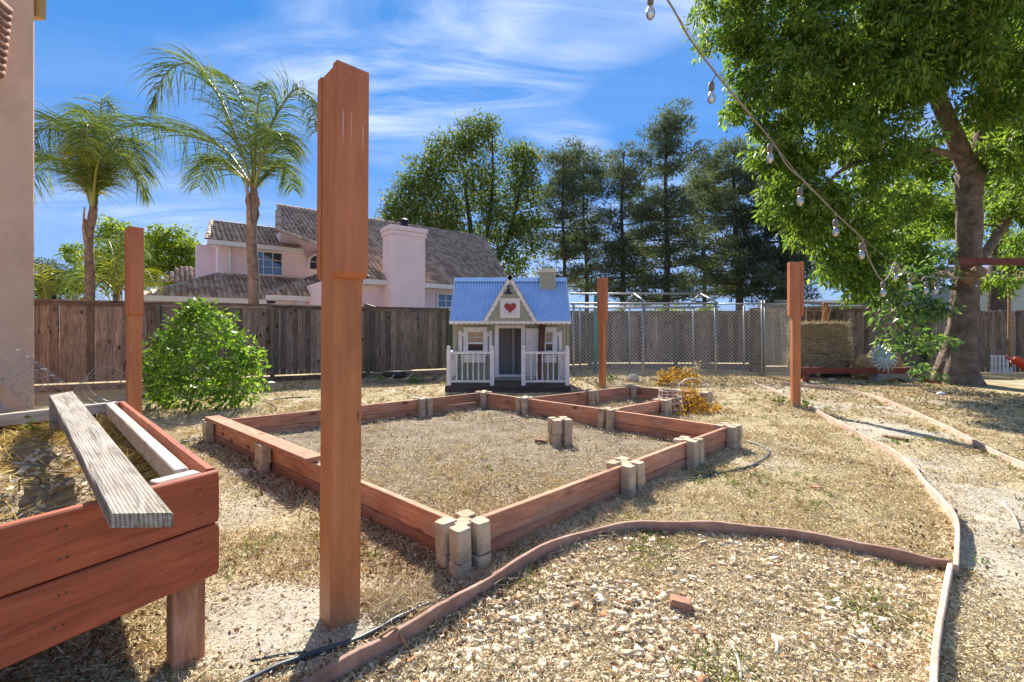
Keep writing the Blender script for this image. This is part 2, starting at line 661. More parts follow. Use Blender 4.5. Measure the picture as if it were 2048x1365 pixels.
M['bark'] = rocky('tree_bark', [(.085, .058, .042), (.20, .14, .105), (.32, .235, .18)], 5, 9, .95, 1.0, 16, .05, .05)
M['pinebark'] = rocky('pine_bark', [(.055, .042, .038), (.12, .092, .082)], 4, 8, .95, .8, 10, .05)
M['palmbark'] = rocky('palm_bark', [(.10, .07, .055), (.20, .145, .12), (.29, .225, .19)], 6, 8, .95, .9, 14, .04)
M['log'] = rocky('cut_log', [(.20, .12, .06), (.42, .28, .15)], 10, 8, .9, .8, 20, .03)
M['shed'] = plain('pale_shed', (.44, .50, .46), .7)
M['glassd'] = plain('dark_window', (.03, .04, .05), .08)
M['inside'] = rocky('bare_board', [(.74, .66, .60), (.84, .78, .72)], 3, 5, .8, .1)
M['boot'] = rocky('old_frond_boot', [(.16, .11, .08), (.34, .25, .19)], 7, 6, .9, .6, 25)
M['rachis'] = plain('frond_stalk', (.22, .25, .07), .5)
M['lightcord'] = plain('light_cord', (.24, .20, .17), .7)
M['socket'] = plain('lamp_socket', (.17, .15, .14), .6)
M['brass'] = plain('lamp_thread', (.50, .33, .12), .35, .8)


def corrugated():
    m, nt, b = newmat('sky_tinted_steel')
    v = coords(nt, (1, 1, 1))
    g = noise_(nt, v, 3, 6, .6)
    c = ramp(nt, g, [(.3, (.34, .52, .80)), (.7, (.46, .64, .90))])  # blue of the reflected sky put into the base colour of galvanised steel
    lk(nt, c, b.inputs['Base Color'])
    b.inputs['Metallic'].default_value = .55
    b.inputs['Roughness'].default_value = .28
    return m


M['skytintroof'] = corrugated()


def glassmat(name, col, rough=.02, alpha=.35):
    m, nt, b = newmat(name)
    out = nt.nodes['Material Output']
    gl = nd(nt, 'ShaderNodeBsdfGlossy', i_Roughness=rough)
    tr = nd(nt, 'ShaderNodeBsdfTransparent')
    tr.inputs[0].default_value = (*col, 1)
    fr = nd(nt, 'ShaderNodeFresnel', i_IOR=1.5)
    mx = nd(nt, 'ShaderNodeMixShader')
    lk(nt, mth(nt, 'ADD', fr.outputs[0], alpha, clamp=True), mx.inputs[0])
    lk(nt, tr.outputs[0], mx.inputs[1])
    lk(nt, gl.outputs[0], mx.inputs[2])
    lk(nt, mx.outputs[0], out.inputs[0])
    return m


M['bulb'] = glassmat('bulb_glass', (.98, .95, .86), .18, .42)
M['pane'] = glassmat('window_pane', (.5, .55, .6), .02, .55)

M['ash'] = island('ash_leaf', [(0, (.065, .13, .036)), (.35, (.125, .22, .048)), (.7, (.19, .295, .06)), (1, (.36, .43, .09))], .5, .55, .3)
M['shrubl'] = island('shrub_leaf', [(0, (.075, .16, .028)), (.5, (.155, .29, .045)), (1, (.32, .44, .085))], .42, .48, .4)
M['lime'] = island('lime_leaf', [(0, (.10, .16, .025)), (.5, (.18, .26, .038)), (1, (.30, .35, .055))], .6, .5, .2)
M['decid'] = island('tree_leaf', [(0, (.06, .10, .045)), (.5, (.115, .17, .058)), (.85, (.19, .235, .075)), (1, (.28, .26, .095))], .7, .45, .15)
M['pine'] = island('pine_needle', [(0, (.05, .078, .064)), (.6, (.105, .14, .105)), (1, (.19, .205, .125))], .75, .38, .3)
M['darkleaf'] = island('dark_leaf', [(0, (.018, .04, .026)), (.6, (.04, .075, .04)), (1, (.09, .13, .06))], .45, .3, .4)
M['palm'] = island('palm_leaflet', [(0, (.06, .105, .04)), (.6, (.13, .19, .06)), (1, (.25, .30, .085))], .65, .36, .15)
M['palmy'] = island('yellow_palm_leaflet', [(0, (.17, .19, .03)), (1, (.34, .34, .05))], .65, .4, .15)
M['vine'] = island('vine_leaf', [(0, (.06, .13, .055)), (.6, (.115, .22, .08)), (1, (.28, .38, .14))], .40, .45, .5)
M['autumn'] = island('dried_leaf', [(0, (.30, .13, .02)), (.5, (.50, .27, .04)), (.85, (.60, .40, .07)), (1, (.33, .09, .03))], .7, .4, .2)
M['straw'] = island('straw', [(0, (.33, .235, .115)), (.25, (.57, .455, .255)), (.6, (.74, .635, .395)), (1, (.87, .81, .60))], .75, 0, .2)
M['chips'] = island('litter_chip', [(0, (.29, .205, .12)), (.3, (.55, .45, .29)), (.7, (.73, .65, .47)), (1, (.87, .82, .67))], .85, 0, .2)
M['brownleaf'] = island('brown_leaf', [(0, (.10, .055, .035)), (.5, (.24, .135, .075)), (1, (.42, .28, .16))], .8, .1, .2)
M['drygrass'] = island('dry_grass', [(0, (.40, .28, .15)), (.5, (.66, .525, .31)), (1, (.82, .72, .49))], .75, .05, .2)
M['greengrass'] = island('green_grass', [(0, (.07, .115, .02)), (.6, (.13, .185, .03)), (1, (.26, .29, .06))], .6, .3, .3)
M['gravel'] = island('gravel_stone', [(0, (.32, .22, .135)), (.25, (.54, .41, .27)), (.6, (.70, .58, .42)), (.93, (.86, .78, .64)), (.97, (.38, .19, .09))], .9, 0, .3)
M['tile'] = island('roof_tile', [(0, (.25, .165, .125)), (.5, (.37, .27, .205)), (1, (.50, .395, .305))], .85, 0, .3)
M['tilebed'] = plain('roof_underlay', (.06, .045, .04), .9)
M['yellowstraw'] = island('yellow_straw', [(0, (.33, .20, .05)), (.5, (.52, .36, .10)), (1, (.66, .52, .22))], .75, .15, .2)
M['hay'] = island('hay_stalk', [(0, (.32, .24, .155)), (.5, (.58, .47, .32)), (1, (.80, .69, .50))], .85, .05, .2)
M['haybody'] = rocky('hay_mass', [(.24, .175, .115), (.46, .36, .24)], 14, 8, .95, 1.0, 60, .03)

# ------------------------------------------------------------------ yard layout (surveyed points on the ground)
ET = 0.065                                            # top of the edging boards


def poly_pts(px, z=ET):
    return [G(x, y, z) for x, y in px]


def smooth_line(pts, n=6):
    """Catmull-Rom through pts"""
    pts = [Vector(p) for p in pts]
    q = [pts[0] * 2 - pts[1]] + pts + [pts[-1] * 2 - pts[-2]]
    out = []
    for i in range(1, len(q) - 2):
        for k in range(n):
            t = k / n
            a, b, c, d = q[i - 1], q[i], q[i + 1], q[i + 2]
            out.append(.5 * ((2 * b) + (c - a) * t + (2 * a - 5 * b + 4 * c - d) * t * t + (3 * b - a - 3 * c + d) * t ** 3))
    out.append(pts[-1])
    return out


E1 = smooth_line(poly_pts([(470, 1450), (600, 1366), (700, 1308), (830, 1238), (960, 1163), (1100, 1084), (1230, 1048), (1340, 1042), (1440, 1045), (1560, 1056), (1700, 1080), (1800, 1101), (1900, 1121)]))
E2 = smooth_line(poly_pts([(1505, 763), (1600, 802), (1690, 850), (1760, 886), (1800, 908), (1830, 936), (1860, 972), (1890, 1002), (1911, 1032), (1915, 1062), (1912, 1128)]))
E2B = smooth_line(poly_pts([(1901, 1126), (1886, 1200), (1873, 1280), (1867, 1366), (1872, 1470)]))
E3 = smooth_line(poly_pts([(1560, 764), (1620, 770), (1680, 776), (1750, 791), (1850, 831), (1950, 881), (2048, 926), (2200, 1000)]))
gravel_poly = [(p.x, p.y) for p in E1] + [(p.x, p.y) for p in E2B] + [(E2B[-1].x, .6), (-.4, .6)]
path_poly = [(p.x, p.y) for p in E2] + [(p.x, p.y) for p in E2B] + [(4.5, .6), (7, 2)] + [(p.x, p.y) for p in reversed(E3)]

BZ = 0.215                                            # top of the bed boards
NEAR, LEFT, RIGHT, FAR = G(928, 1047, BZ), G(430, 842, BZ), G(1455, 853, BZ), G(968, 785, BZ)
R0, R1, R2, R3 = G(1095, 801, BZ), G(1265, 773, BZ), G(1408, 786, BZ), G(1240, 822, BZ)
bed_poly = [(p.x, p.y) for p in (NEAR, RIGHT, FAR, LEFT)]
bed2_poly = [(p.x, p.y) for p in (R0, R3, R2, R1)]
patch_c = G(480, 1215)


def bare(x, y):
    """how bare the ground is (trodden pale earth)"""
    b1 = np.clip(1.25 - np.hypot((x + 1.02) / .55, (y - 2.02) / .50), 0, 1)
    b2 = np.clip(1.3 - np.hypot((x + .45) / .45, (y - 1.95) / .25), 0, 1)
    pth = inpoly(x, y, path_poly) * .72
    n = vnoise(x * 1.7 + 3, y * 1.7 + 8)
    return np.clip(np.maximum(np.maximum(b1, b2), pth) + (n - .60) * 1.6, 0, 1)


# ------------------------------------------------------------------ ground
def axis(lo, hi, step, far):
    a = list(np.arange(lo, hi + 1e-6, step))
    s = step
    x = hi
    up = []
    while x < far:
        s *= 1.35
        x += s
        up.append(x)
    s = step
    x = lo
    dn = []
    while x > -far:
        s *= 1.35
        x -= s
        dn.append(x)
    return np.array(dn[::-1] + a + up)


gx, gy = axis(-5, 9, .045, 900), axis(.9, 11.5, .045, 900)
GX, GY = np.meshgrid(gx, gy)
GZ = gh(GX, GY)
GZ = GZ - inpoly(GX, GY, bed_poly) * .012
nx, ny = len(gx), len(gy)
co = np.stack([GX, GY, GZ], -1).reshape(-1, 3).astype(np.float32)
me = bpy.data.meshes.new('ground')
me.vertices.add(len(co))
me.vertices.foreach_set('co', co.ravel())
ii = (np.arange(ny - 1)[:, None] * nx + np.arange(nx - 1)[None, :]).ravel()
q = np.stack([ii, ii + 1, ii + nx + 1, ii + nx], -1).astype(np.int32)
me.loops.add(q.size)
me.loops.foreach_set('vertex_index', q.ravel())
me.polygons.add(len(q))
me.polygons.foreach_set('loop_start', np.arange(0, q.size, 4, dtype=np.int32))
me.update(calc_edges=True)
me.polygons.foreach_set('use_smooth', np.ones(len(q), bool))
at = me.color_attributes.new('zone', 'FLOAT_COLOR', 'POINT')
zc = np.zeros((len(co), 4), np.float32)
zc[:, 0] = bare(co[:, 0], co[:, 1])
zc[:, 1] = inpoly(co[:, 0], co[:, 1], bed_poly) | inpoly(co[:, 0], co[:, 1], bed2_poly)
zc[:, 2] = inpoly(co[:, 0], co[:, 1], gravel_poly)
zc[:, 3] = 1
at.data.foreach_set('color', zc.ravel())


def groundmat():
    m, nt, b = newmat('dry_yard')
    v = nd(nt, 'ShaderNodeTexCoord').outputs['Object']
    at_ = nd(nt, 'ShaderNodeAttribute', attribute_name='zone')
    s = nd(nt, 'ShaderNodeSeparateColor')
    lk(nt, at_.outputs['Color'], s.inputs[0])
    n1 = noise_(nt, v, 3.0, 8, .7)
    n2 = noise_(nt, v, 38, 6, .7)
    n3 = noise_(nt, v, 140, 3, .6)
    g = mth(nt, 'ADD', mth(nt, 'MULTIPLY', n1, .35), mth(nt, 'ADD', mth(nt, 'MULTIPLY', n2, .4), mth(nt, 'MULTIPLY', n3, .25)))
    grass = ramp(nt, g, [(.36, (.13, .095, .05)), (.47, (.33, .26, .145)), (.57, (.53, .445, .27)), (.68, (.70, .615, .42))])
    dirt = ramp(nt, g, [(.36, (.22, .19, .145)), (.48, (.43, .39, .315)), (.66, (.62, .58, .50))])
    soil = ramp(nt, g, [(.36, (.10, .078, .054)), (.5, (.225, .182, .13)), (.66, (.40, .335, .245))])
    gv = ramp(nt, g, [(.36, (.16, .11, .07)), (.55, (.36, .27, .16)), (.66, (.5, .4, .26))])
    c = mixc(nt, s.outputs[0], grass, dirt)
    c = mixc(nt, s.outputs[1], c, soil)
    c = mixc(nt, s.outputs[2], c, gv)
    lk(nt, c, b.inputs['Base Color'])
    b.inputs['Roughness'].default_value = .95
    b.inputs['Specular IOR Level'].default_value = .15
    bump_(nt, b, g, .9, .03)
    return m


me.materials.append(groundmat())
ground = bpy.data.objects.new('ground', me)
put(ground, Matrix())
tag(ground, 'dry straw coloured yard of bare earth and dead grass', kind='structure')


# ------------------------------------------------------------------ loose cover on the ground
def scatter(n, dens, x0=-5.5, x1=9.5, y0=1.0, y1=12.5, power=1.0):
    """n points in the yard, thinning with distance the way the eye resolves them"""
    out = []
    got = 0
    while got < n:
        k = int(n * 3)
        u = RNG.random(k)
        y = y0 * (y1 / y0) ** u                       # 1/y density
        x = RNG.uniform(-1.25, 1.3, k) * y
        ok = (x > x0) & (x < x1)
        x, y = x[ok], y[ok]
        ok = RNG.random(len(x)) < dens(x, y)
        out.append(np.stack([x[ok], y[ok]], -1))
        got += ok.sum()
    return np.concatenate(out)[:n]


planter_foot = [(-1.15, 1.45), (-2.95, 3.1), (-3.3, 2.3), (-1.7, .7)]
house_foot = [(-1.45, 8.7), (1.3, 8.7), (1.3, 11.2), (-1.45, 11.2)]


def free(x, y):
    return (~inpoly(x, y, house_foot)).astype(float)


def flat_bits(name, mat, xy, l0, l1, aspect, tilt, label, zoff=.004, curl=.25):
    n = len(xy)
    a = RNG.uniform(0, 2 * math.pi, n)
    d = np.stack([np.cos(a), np.sin(a), RNG.normal(0, tilt, n)], -1)
    pos = np.stack([xy[:, 0], xy[:, 1], gh(xy[:, 0], xy[:, 1]) + zoff + RNG.random(n) * .012], -1)
    dd = unit(d)
    sd_ = unit(np.cross(dd, np.stack([RNG.normal(0, tilt, n), RNG.normal(0, tilt, n), np.ones(n)], -1)))
    up = np.cross(sd_, dd)
    L = RNG.uniform(l0, l1, n)[:, None]
    W = L * RNG.uniform(aspect * .6, aspect * 1.4, n)[:, None]
    far = np.clip(xy[:, 1] / 3.0, 1, 3.0)[:, None] ** .55
    L, W = L * far, W * far
    qd = np.empty((n, 4, 3))
    qd[:, 0] = pos - dd * L * .5 + sd_ * W * RNG.uniform(-.5, .1, (n, 1))
    qd[:, 1] = pos + sd_ * W * .5 + dd * L * RNG.uniform(-.2, .2, (n, 1)) + up * L * curl * RNG.random((n, 1))
    qd[:, 2] = pos + dd * L * .5 + up * L * curl * RNG.random((n, 1))
    qd[:, 3] = pos - sd_ * W * .5 + dd * L * RNG.uniform(-.2, .2, (n, 1))
    o = quadmesh(name, qd, mat, None, 'stuff')
    tag(o, label)
    return o


def cover(x, y):
    """share of ground hidden by litter"""
    n = vnoise(x * 2.3 + 17, y * 2.3) * .6 + vnoise(x * 6, y * 6 + 31) * .4
    big = vnoise(x * .9 + 50, y * .9 + 20)
    c = (.08 + 1.1 * n) * (.30 + 1.35 * big)
    c = c * (1 - .92 * bare(x, y))
    inb = inpoly(x, y, bed_poly)
    cl_n = vnoise(x * 5.5 + 13, y * 5.5 + 4) * .6 + vnoise(x * 13 + 3, y * 13 + 44) * .4
    heap = np.exp(-(((x + .05) / .95) ** 2 + ((y - 3.25) / .75) ** 2))
    c = np.where(inb, np.clip((cl_n - .44) * 4.5, .03, .75) * (.55 + .5 * big) + heap * .85 * np.clip(.2 + 1.3 * n, 0, 1), c)
    return np.clip(c * free(x, y), 0, 1)


def straw_density(x, y):
    return cover(x, y) * np.where(inpoly(x, y, gravel_poly), .8, 1)


flat_bits('straw_litter', M['straw'], scatter(360000, straw_density), .008, .029, .10, .35, 'fine pale straw and dead grass strewn over the yard')
flat_bits('chip_litter', M['chips'], scatter(140000, lambda x, y: cover(x, y) * .7 + .10 * free(x, y)), .004, .012, .6, .35, 'small pale chips and dry leaf crumbs on the earth')


def leafdens(x, y):
    ed = np.minimum(segdist(x, y, [LEFT, NEAR]), segdist(x, y, [LEFT, FAR]))
    e = np.exp(-((ed - .16) / .16) ** 2) * ~inpoly(x, y, bed_poly) * np.clip((y - 1.5) * 2, 0, 1)
    tr = np.exp(-((np.hypot(x - 8.5, y - 10) / 4.0) ** 2)) * .9
    bk = np.clip((y - 8.8) / 1.5, 0, 1) * .5
    b2 = inpoly(x, y, bed2_poly) * .5
    e1 = np.exp(-((segdist(x, y, E1) - .06) / .07) ** 2) * .35
    pt = np.clip((vnoise(x * 1.6 + 90, y * 1.6 + 7) - .66) * 4, 0, 1) * .35 * (1 - bare(x, y))
    return np.clip(e + tr + bk + b2 + e1 + pt + .02, 0, 1) * free(x, y)


flat_bits('leaf_litter', M['brownleaf'], scatter(24000, leafdens), .010, .030, .55, .5, 'brown dead leaves gathered along boards and under the tree', .008, .5)


def tufts(name, mat, xy, blades, h0, h1, lean, spread, label, width=.0045):
    n = len(xy) * blades
    bx = np.repeat(xy, blades, 0) + RNG.normal(0, spread, (n, 2))
    far = np.clip(bx[:, 1] / 3.0, 1, 2.5) ** .6
    z = gh(bx[:, 0], bx[:, 1]) - .002
    base = np.stack([bx[:, 0], bx[:, 1], z], -1)
    d = np.stack([RNG.normal(0, lean, n), RNG.normal(0, lean, n), np.ones(n)], -1)
    h = RNG.uniform(h0, h1, n) * np.repeat(RNG.uniform(.6, 1.3, len(xy)), blades) * far
    d = unit(d)
    sd_ = unit(np.cross(d, RNG.normal(size=(n, 3))))
    W = (width * RNG.uniform(.6, 1.5, n) * far)[:, None]
    bend = np.stack([RNG.normal(0, .6, n), RNG.normal(0, .6, n), -np.abs(RNG.normal(0, .25, n))], -1)
    h = h[:, None]
    q1 = np.empty((n, 4, 3))
    mid = base + d * h * .55
    tip = base + d * h + bend * h * .55
    q1[:, 0], q1[:, 1] = base - sd_ * W * .5, base + sd_ * W * .5
    q1[:, 2], q1[:, 3] = mid + sd_ * W * .45, mid - sd_ * W * .45
    q2 = np.empty((n, 4, 3))
    q2[:, 0], q2[:, 1] = q1[:, 3], q1[:, 2]
    q2[:, 2], q2[:, 3] = tip + sd_ * W * .08, tip - sd_ * W * .08
    # weld the two halves so that each blade is one piece
    N = n
    vco = np.empty((N, 6, 3))
    vco[:, 0], vco[:, 1], vco[:, 2], vco[:, 3] = q1[:, 0], q1[:, 1], q1[:, 2], q1[:, 3]
    vco[:, 4], vco[:, 5] = q2[:, 2], q2[:, 3]
    return multi(name, vco, [(0, 1, 2, 3), (3, 2, 4, 5)], mat, label)


def multi(name, vco, faces, mat, label=None, parent=None, kind='stuff', smooth=False):
    """N copies of a small piece: vco (N,k,3), quad/tri faces shared"""
    N, k = vco.shape[:2]
    me = bpy.data.meshes.new(name)
    me.vertices.add(N * k)
    c = vco.reshape(-1, 3)
    o0 = Vector(((c[:, 0].min() + c[:, 0].max()) / 2, (c[:, 1].min() + c[:, 1].max()) / 2, c[:, 2].min()))
    me.vertices.foreach_set('co', (c - np.array(o0)).astype(np.float32).ravel())
    fl = np.array([i for f in faces for i in f])
    loops = (np.arange(N)[:, None] * k + fl[None, :]).astype(np.int32).ravel()
    lens = np.array([len(f) for f in faces])
    starts1 = np.concatenate([[0], np.cumsum(lens)[:-1]])
    starts = (np.arange(N)[:, None] * lens.sum() + starts1[None, :]).astype(np.int32).ravel()
    me.loops.add(len(loops))
    me.loops.foreach_set('vertex_index', loops)
    me.polygons.add(len(starts))
    me.polygons.foreach_set('loop_start', starts)
    me.update(calc_edges=True)
    if smooth:
        me.polygons.foreach_set('use_smooth', np.ones(len(starts), bool))
    me.materials.append(mat)
    o = bpy.data.objects.new(name, me)
    put(o, Matrix.Translation(o0), parent)
    if kind:
        o['kind'] = kind
    if label:
        o['label'] = label
    return o


def tuftdens(x, y):
    n = vnoise(x * 3.1 + 5, y * 3.1 + 60)
    c = np.clip((n - .5) * 4.5, 0, 1) * (1 - .85 * bare(x, y))
    e = np.exp(-((np.minimum(segdist(x, y, E1), segdist(x, y, [NEAR, RIGHT]))) / .07) ** 2)
    heap = np.exp(-(((x + .05) / .95) ** 2 + ((y - 3.25) / .75) ** 2))
    c = np.where(inpoly(x, y, bed_poly), np.clip(c * (.12 + 1.2 * heap) + heap * .35, 0, 1), c)
    return np.clip(c + e * .8, 0, 1) * free(x, y)


tufts('dry_grass', M['drygrass'], scatter(15000, tuftdens), 9, .010, .040, .85, .020, 'tufts of dead yellow grass')


def matdens(x, y):
    d1 = segdist(x, y, [NEAR + (NEAR - RIGHT).normalized() * .3, NEAR + (RIGHT - NEAR) * .55])
    d2 = segdist(x, y, E1[14:40])
    n = vnoise(x * 7 + 11, y * 7 + 2)
    out_ = ~inpoly(x, y, bed_poly) & ~inpoly(x, y, gravel_poly)
    return np.clip(np.exp(-((d1 - .10) / .09) ** 2) + .5 * np.exp(-(d2 / .07) ** 2), 0, 1) * np.clip((n - .3) * 2.5, 0, 1) * out_


tufts('dead_weeds', M['hay'], scatter(420, matdens, y0=1.6, y1=5.0), 26, .03, .075, .9, .028, 'matted brown dead weeds along the front of the large bed', .0035)
tufts('dead_weeds', M['drygrass'], scatter(420, lambda x, y: np.clip((vnoise(x * 2.4 + 31, y * 2.4 + 77) - .62) * 6, 0, 1) * (1 - bare(x, y)) * free(x, y), y1=7.0), 22, .02, .055, .95, .035, 'loose mats of dead yellow grass lying about the yard', .0035)


def greendens(x, y):
    n = vnoise(x * 2.6 + 71, y * 2.6 + 12)
    c = np.clip((n - .60) * 5, 0, 1)
    c = np.where(inpoly(x, y, bed_poly), c * .04, c)
    return c * (1 - .7 * bare(x, y)) * free(x, y) * np.where(inpoly(x, y, gravel_poly), 1.0, .5)


tufts('green_grass', M['greengrass'], scatter(1800, greendens), 9, .015, .05, .55, .018, 'thin green grass coming up through straw and gravel', .005)


def stones(name, mat, xy, s0, s1, label, z=.0):
    ico = np.array([(-1, -1, -1), (1, -1, -1), (1, 1, -1), (-1, 1, -1), (-1, -1, 1), (1, -1, 1), (1, 1, 1), (-1, 1, 1)], float) * .72
    fs = [(0, 3, 2, 1), (4, 5, 6), (4, 6, 7), (0, 1, 5, 4), (1, 2, 6), (1, 6, 5), (2, 3, 7, 6), (3, 0, 4), (3, 4, 7)]
    n = len(xy)
    v = ico[None] * RNG.uniform(.35, 1.25, (n, 8, 3))
    v = v * np.stack([RNG.uniform(.8, 1.5, n), RNG.uniform(.6, 1.1, n), RNG.uniform(.28, .62, n)], -1)[:, None]
    a = RNG.uniform(0, 6.28, n)
    tl = RNG.normal(0, .5, n)
    ca, sa = np.cos(a)[:, None], np.sin(a)[:, None]
    ct, st = np.cos(tl)[:, None], np.sin(tl)[:, None]
    y1 = v[..., 1] * ct - v[..., 2] * st
    z1 = v[..., 1] * st + v[..., 2] * ct
    x1 = v[..., 0]
    v = np.stack([x1 * ca - y1 * sa, x1 * sa + y1 * ca, z1], -1)
    s = (s0 + (s1 - s0) * RNG.random(n) ** 2.6)
    v = v * s[:, None, None]
    v[..., 0] += xy[:, 0][:, None]
    v[..., 1] += xy[:, 1][:, None]
    v[..., 2] += (gh(xy[:, 0], xy[:, 1]) + s * .25 + z)[:, None]
    return multi(name, v, fs, mat, label)


def graveldens(x, y):
    n = vnoise(x * 2 + 33, y * 2 + 3)
    return inpoly(x, y, gravel_poly) * np.clip(.3 + 1.1 * n, 0, 1)


stones('gravel', M['gravel'], scatter(16000, graveldens, y1=3.2), .0045, .0235, 'pale crushed gravel inside the curved edging')
stones('clods', M['chips'], scatter(9000, lambda x, y: (.2 + .25 * bare(x, y) + .9 * inpoly(x, y, bed_poly)) * free(x, y)), .002, .010, 'small earth clods and pebbles lying about the yard')


# ------------------------------------------------------------------ edging boards
def edging(name, line, label, h=.10, t=.020, stakes=(), mat='edge2'):
    root = thing(name, (line[0].x, line[0].y, 0), label, 'garden edging', 'bender board edging')
    mb = MB()
    n = len(line)
    vs_ = []
    for i, p in enumerate(line):
        tg = (line[min(i + 1, n - 1)] - line[max(i - 1, 0)])
        nrm = Vector((-tg.y, tg.x, 0)).normalized() * (t / 2)
        zt = ET + math.sin(i * .7) * .004 + random.uniform(-.002, .002)
        for o_, z in ((nrm, ET - h), (-nrm, ET - h), (-nrm, zt - .002), (-nrm * .7, zt), (nrm * .7, zt), (nrm, zt - .002)):
            vs_.append((p.x + o_.x, p.y + o_.y, z))
    fs = []
    for i in range(n - 1):
        for k in range(6):
            fs.append((i * 6 + k, i * 6 + (k + 1) % 6, (i + 1) * 6 + (k + 1) % 6, (i + 1) * 6 + k))
    fs += [tuple(range(6))[::-1], tuple((n - 1) * 6 + k for k in range(6))]
    mb.add(vs_, fs)
    mb.build('board', M[mat], root)
    for s_ in stakes:
        p = line[s_]
        tg = (line[min(s_ + 1, n - 1)] - line[max(s_ - 1, 0)])
        nr = Vector((-tg.y, tg.x, 0)).normalized()
        for sg in (1, -1)[:1]:
            c = p + nr * .026
            plank('stake', (c.x, c.y, -.05), (c.x, c.y, ET - .012), .04, .022, M['brownwood'], root, wd=tg)
    return root


M['edge3'] = rocky('bleached_edging', [(.40, .28, .215), (.56, .43, .345), (.70, .58, .49)], 7, 9, .9, .6, 60, .006, .02, dirt=(.45, .34, .26))
M['edge2'] = rocky('edging_plastic_wood', [(.22, .12, .09), (.34, .205, .155), (.45, .31, .25)], 7, 9, .85, .5, 70, .006, .02, dirt=(.42, .32, .24))
edging('garden_edging', E1, 'brown edging board curving round the gravel in the foreground')
edging('garden_edging', E2, 'long bleached edging board along the left side of the winding path', stakes=(30, 44), mat='edge3')
edging('garden_edging', E2B, 'short edging board at lower right between gravel and path', mat='edge3')
edging('garden_edging', E3, 'pale edging board along the far right side of the path', mat='edge3')


# ------------------------------------------------------------------ timber beds
def make_block_mesh(name, s=.210, h=.158):
    """wall block: four chamfered lobes round a cross of slots"""
    mb = MB()
    sl = .036
    for sx in (-1, 1):
        for sy in (-1, 1):
            x0, x1 = sl / 2, s / 2
            c = .012
            sec = [(x0, x0), (x1 - c, x0), (x1, x0 + c), (x1, x1 - c), (x1 - c, x1), (x0 + c, x1), (x0, x1 - c)]
            pts = [(sx * a, sy * b) for a, b in sec]
            if sx * sy < 0:
                pts = pts[::-1]
            n = len(pts)
            vs_, fs = [], []
            cx = sum(p[0] for p in pts) / n
            cy = sum(p[1] for p in pts) / n
            for k, z in ((.93, 0), (1, .006), (1, h - .006), (.93, h)):
                vs_ += [(cx + (a - cx) * k, cy + (b - cy) * k, z) for a, b in pts]
            for i in range(3):
                for k in range(n):
                    fs.append((i * n + k, i * n + (k + 1) % n, (i + 1) * n + (k + 1) % n, (i + 1) * n + k))
            fs += [tuple(range(n))[::-1], tuple(3 * n + k for k in range(n))]
            mb.add(vs_, fs)
    mb.box(-.045, .045, -.045, .045, .004, h - .004)
    me_ = bpy.data.meshes.new(name)
    me_.from_pydata(mb.v, [], mb.f)
    me_.update()
    me_.materials.append(M['block'])
    return me_


BLOCKS = [make_block_mesh('block') for _ in range(5)]
for b_ in BLOCKS:
    for v_ in b_.vertices:
        v_.co += Vector((random.gauss(0, .0022), random.gauss(0, .0022), random.gauss(0, .002)))
BLOCK = BLOCKS[0]
bed = thing('timber_garden_bed', (NEAR.x, NEAR.y, 0), 'large square garden bed of rust red boards slotted into tan concrete blocks', 'garden bed')
bed2 = thing('timber_garden_bed', (R1.x, R1.y, 0), 'smaller rust red timber bed behind the large one, nearer the chain link pen', 'garden bed')


def bed_block(p, ang, parent, dz=0):
    for k in range(2):
        o = bpy.data.objects.new('block', random.choice(BLOCKS))
        j = random.uniform(-.05, .05) + random.choice((0, 1, 2, 3)) * math.pi / 2
        put(o, Matrix.Translation((p.x + random.uniform(-.004, .004), p.y + random.uniform(-.004, .004), -.088 + k * .160 + dz)) @ Matrix.Rotation(random.gauss(0, .012), 4, 'X') @ Matrix.Rotation(random.gauss(0, .012), 4, 'Y') @ Matrix.Rotation(ang + j, 4, 'Z'), parent)


def bed_side(a, b, stops, parent, gaps=True):
    """boards from a to b, broken at the fractions in stops"""
    fr = [0] + list(stops) + [1]
    d = (b - a)
    nrm = Vector((-d.y, d.x, 0)).normalized()
    for f0, f1 in zip(fr[:-1], fr[1:]):
        for z0, z1 in ((.080, BZ), (-.04, .076)):
            p0 = a + d * f0
            p1 = a + d * f1
            e = d.normalized() * .047
            p0 = p0 + e + nrm * random.uniform(-.004, .004)
            p1 = p1 - e + nrm * random.uniform(-.004, .004)
            zc_ = (z0 + z1) / 2
            plank('board', (p0.x, p0.y, zc_), (p1.x, p1.y, zc_ + random.uniform(-.003, .003)), z1 - z0, .040, M['bed'], parent, segs=3, wob=.0012)


ang = math.atan2((RIGHT - NEAR).y, (RIGHT - NEAR).x)
bed_side(NEAR, LEFT, (.62,), bed)
bed_side(NEAR, RIGHT, (.44, .74), bed)
bed_side(LEFT, FAR, (.70,), bed)
bed_side(FAR, RIGHT, (.24, .62), bed)
for a, b, st in ((NEAR, LEFT, (0, .62, 1)), (NEAR, RIGHT, (.44, .74, 1)), (LEFT, FAR, (.70, 1)), (FAR, RIGHT, (.24, .62))):
    for f in st:
        bed_block(a + (b - a) * f, ang, bed)
capo = (LEFT - NEAR).normalized()
cn = Vector((capo.y, -capo.x, 0))
c0 = NEAR + (LEFT - NEAR) * .405 - cn * .01
c1 = LEFT + capo * .07 - cn * .01
plank('cap_board', (c0.x, c0.y, BZ + .026), (c1.x, c1.y, BZ + .028), .14, .036, M['bed'], bed, wd=cn, segs=2, wob=.001)
J0 = FAR + (RIGHT - FAR) * .24
J1 = FAR + (RIGHT - FAR) * .62
bed_side(J0, R1, (.56,), bed2)
bed_side(R1, R2, (), bed2)
bed_side(J1, R2, (.5,), bed2)
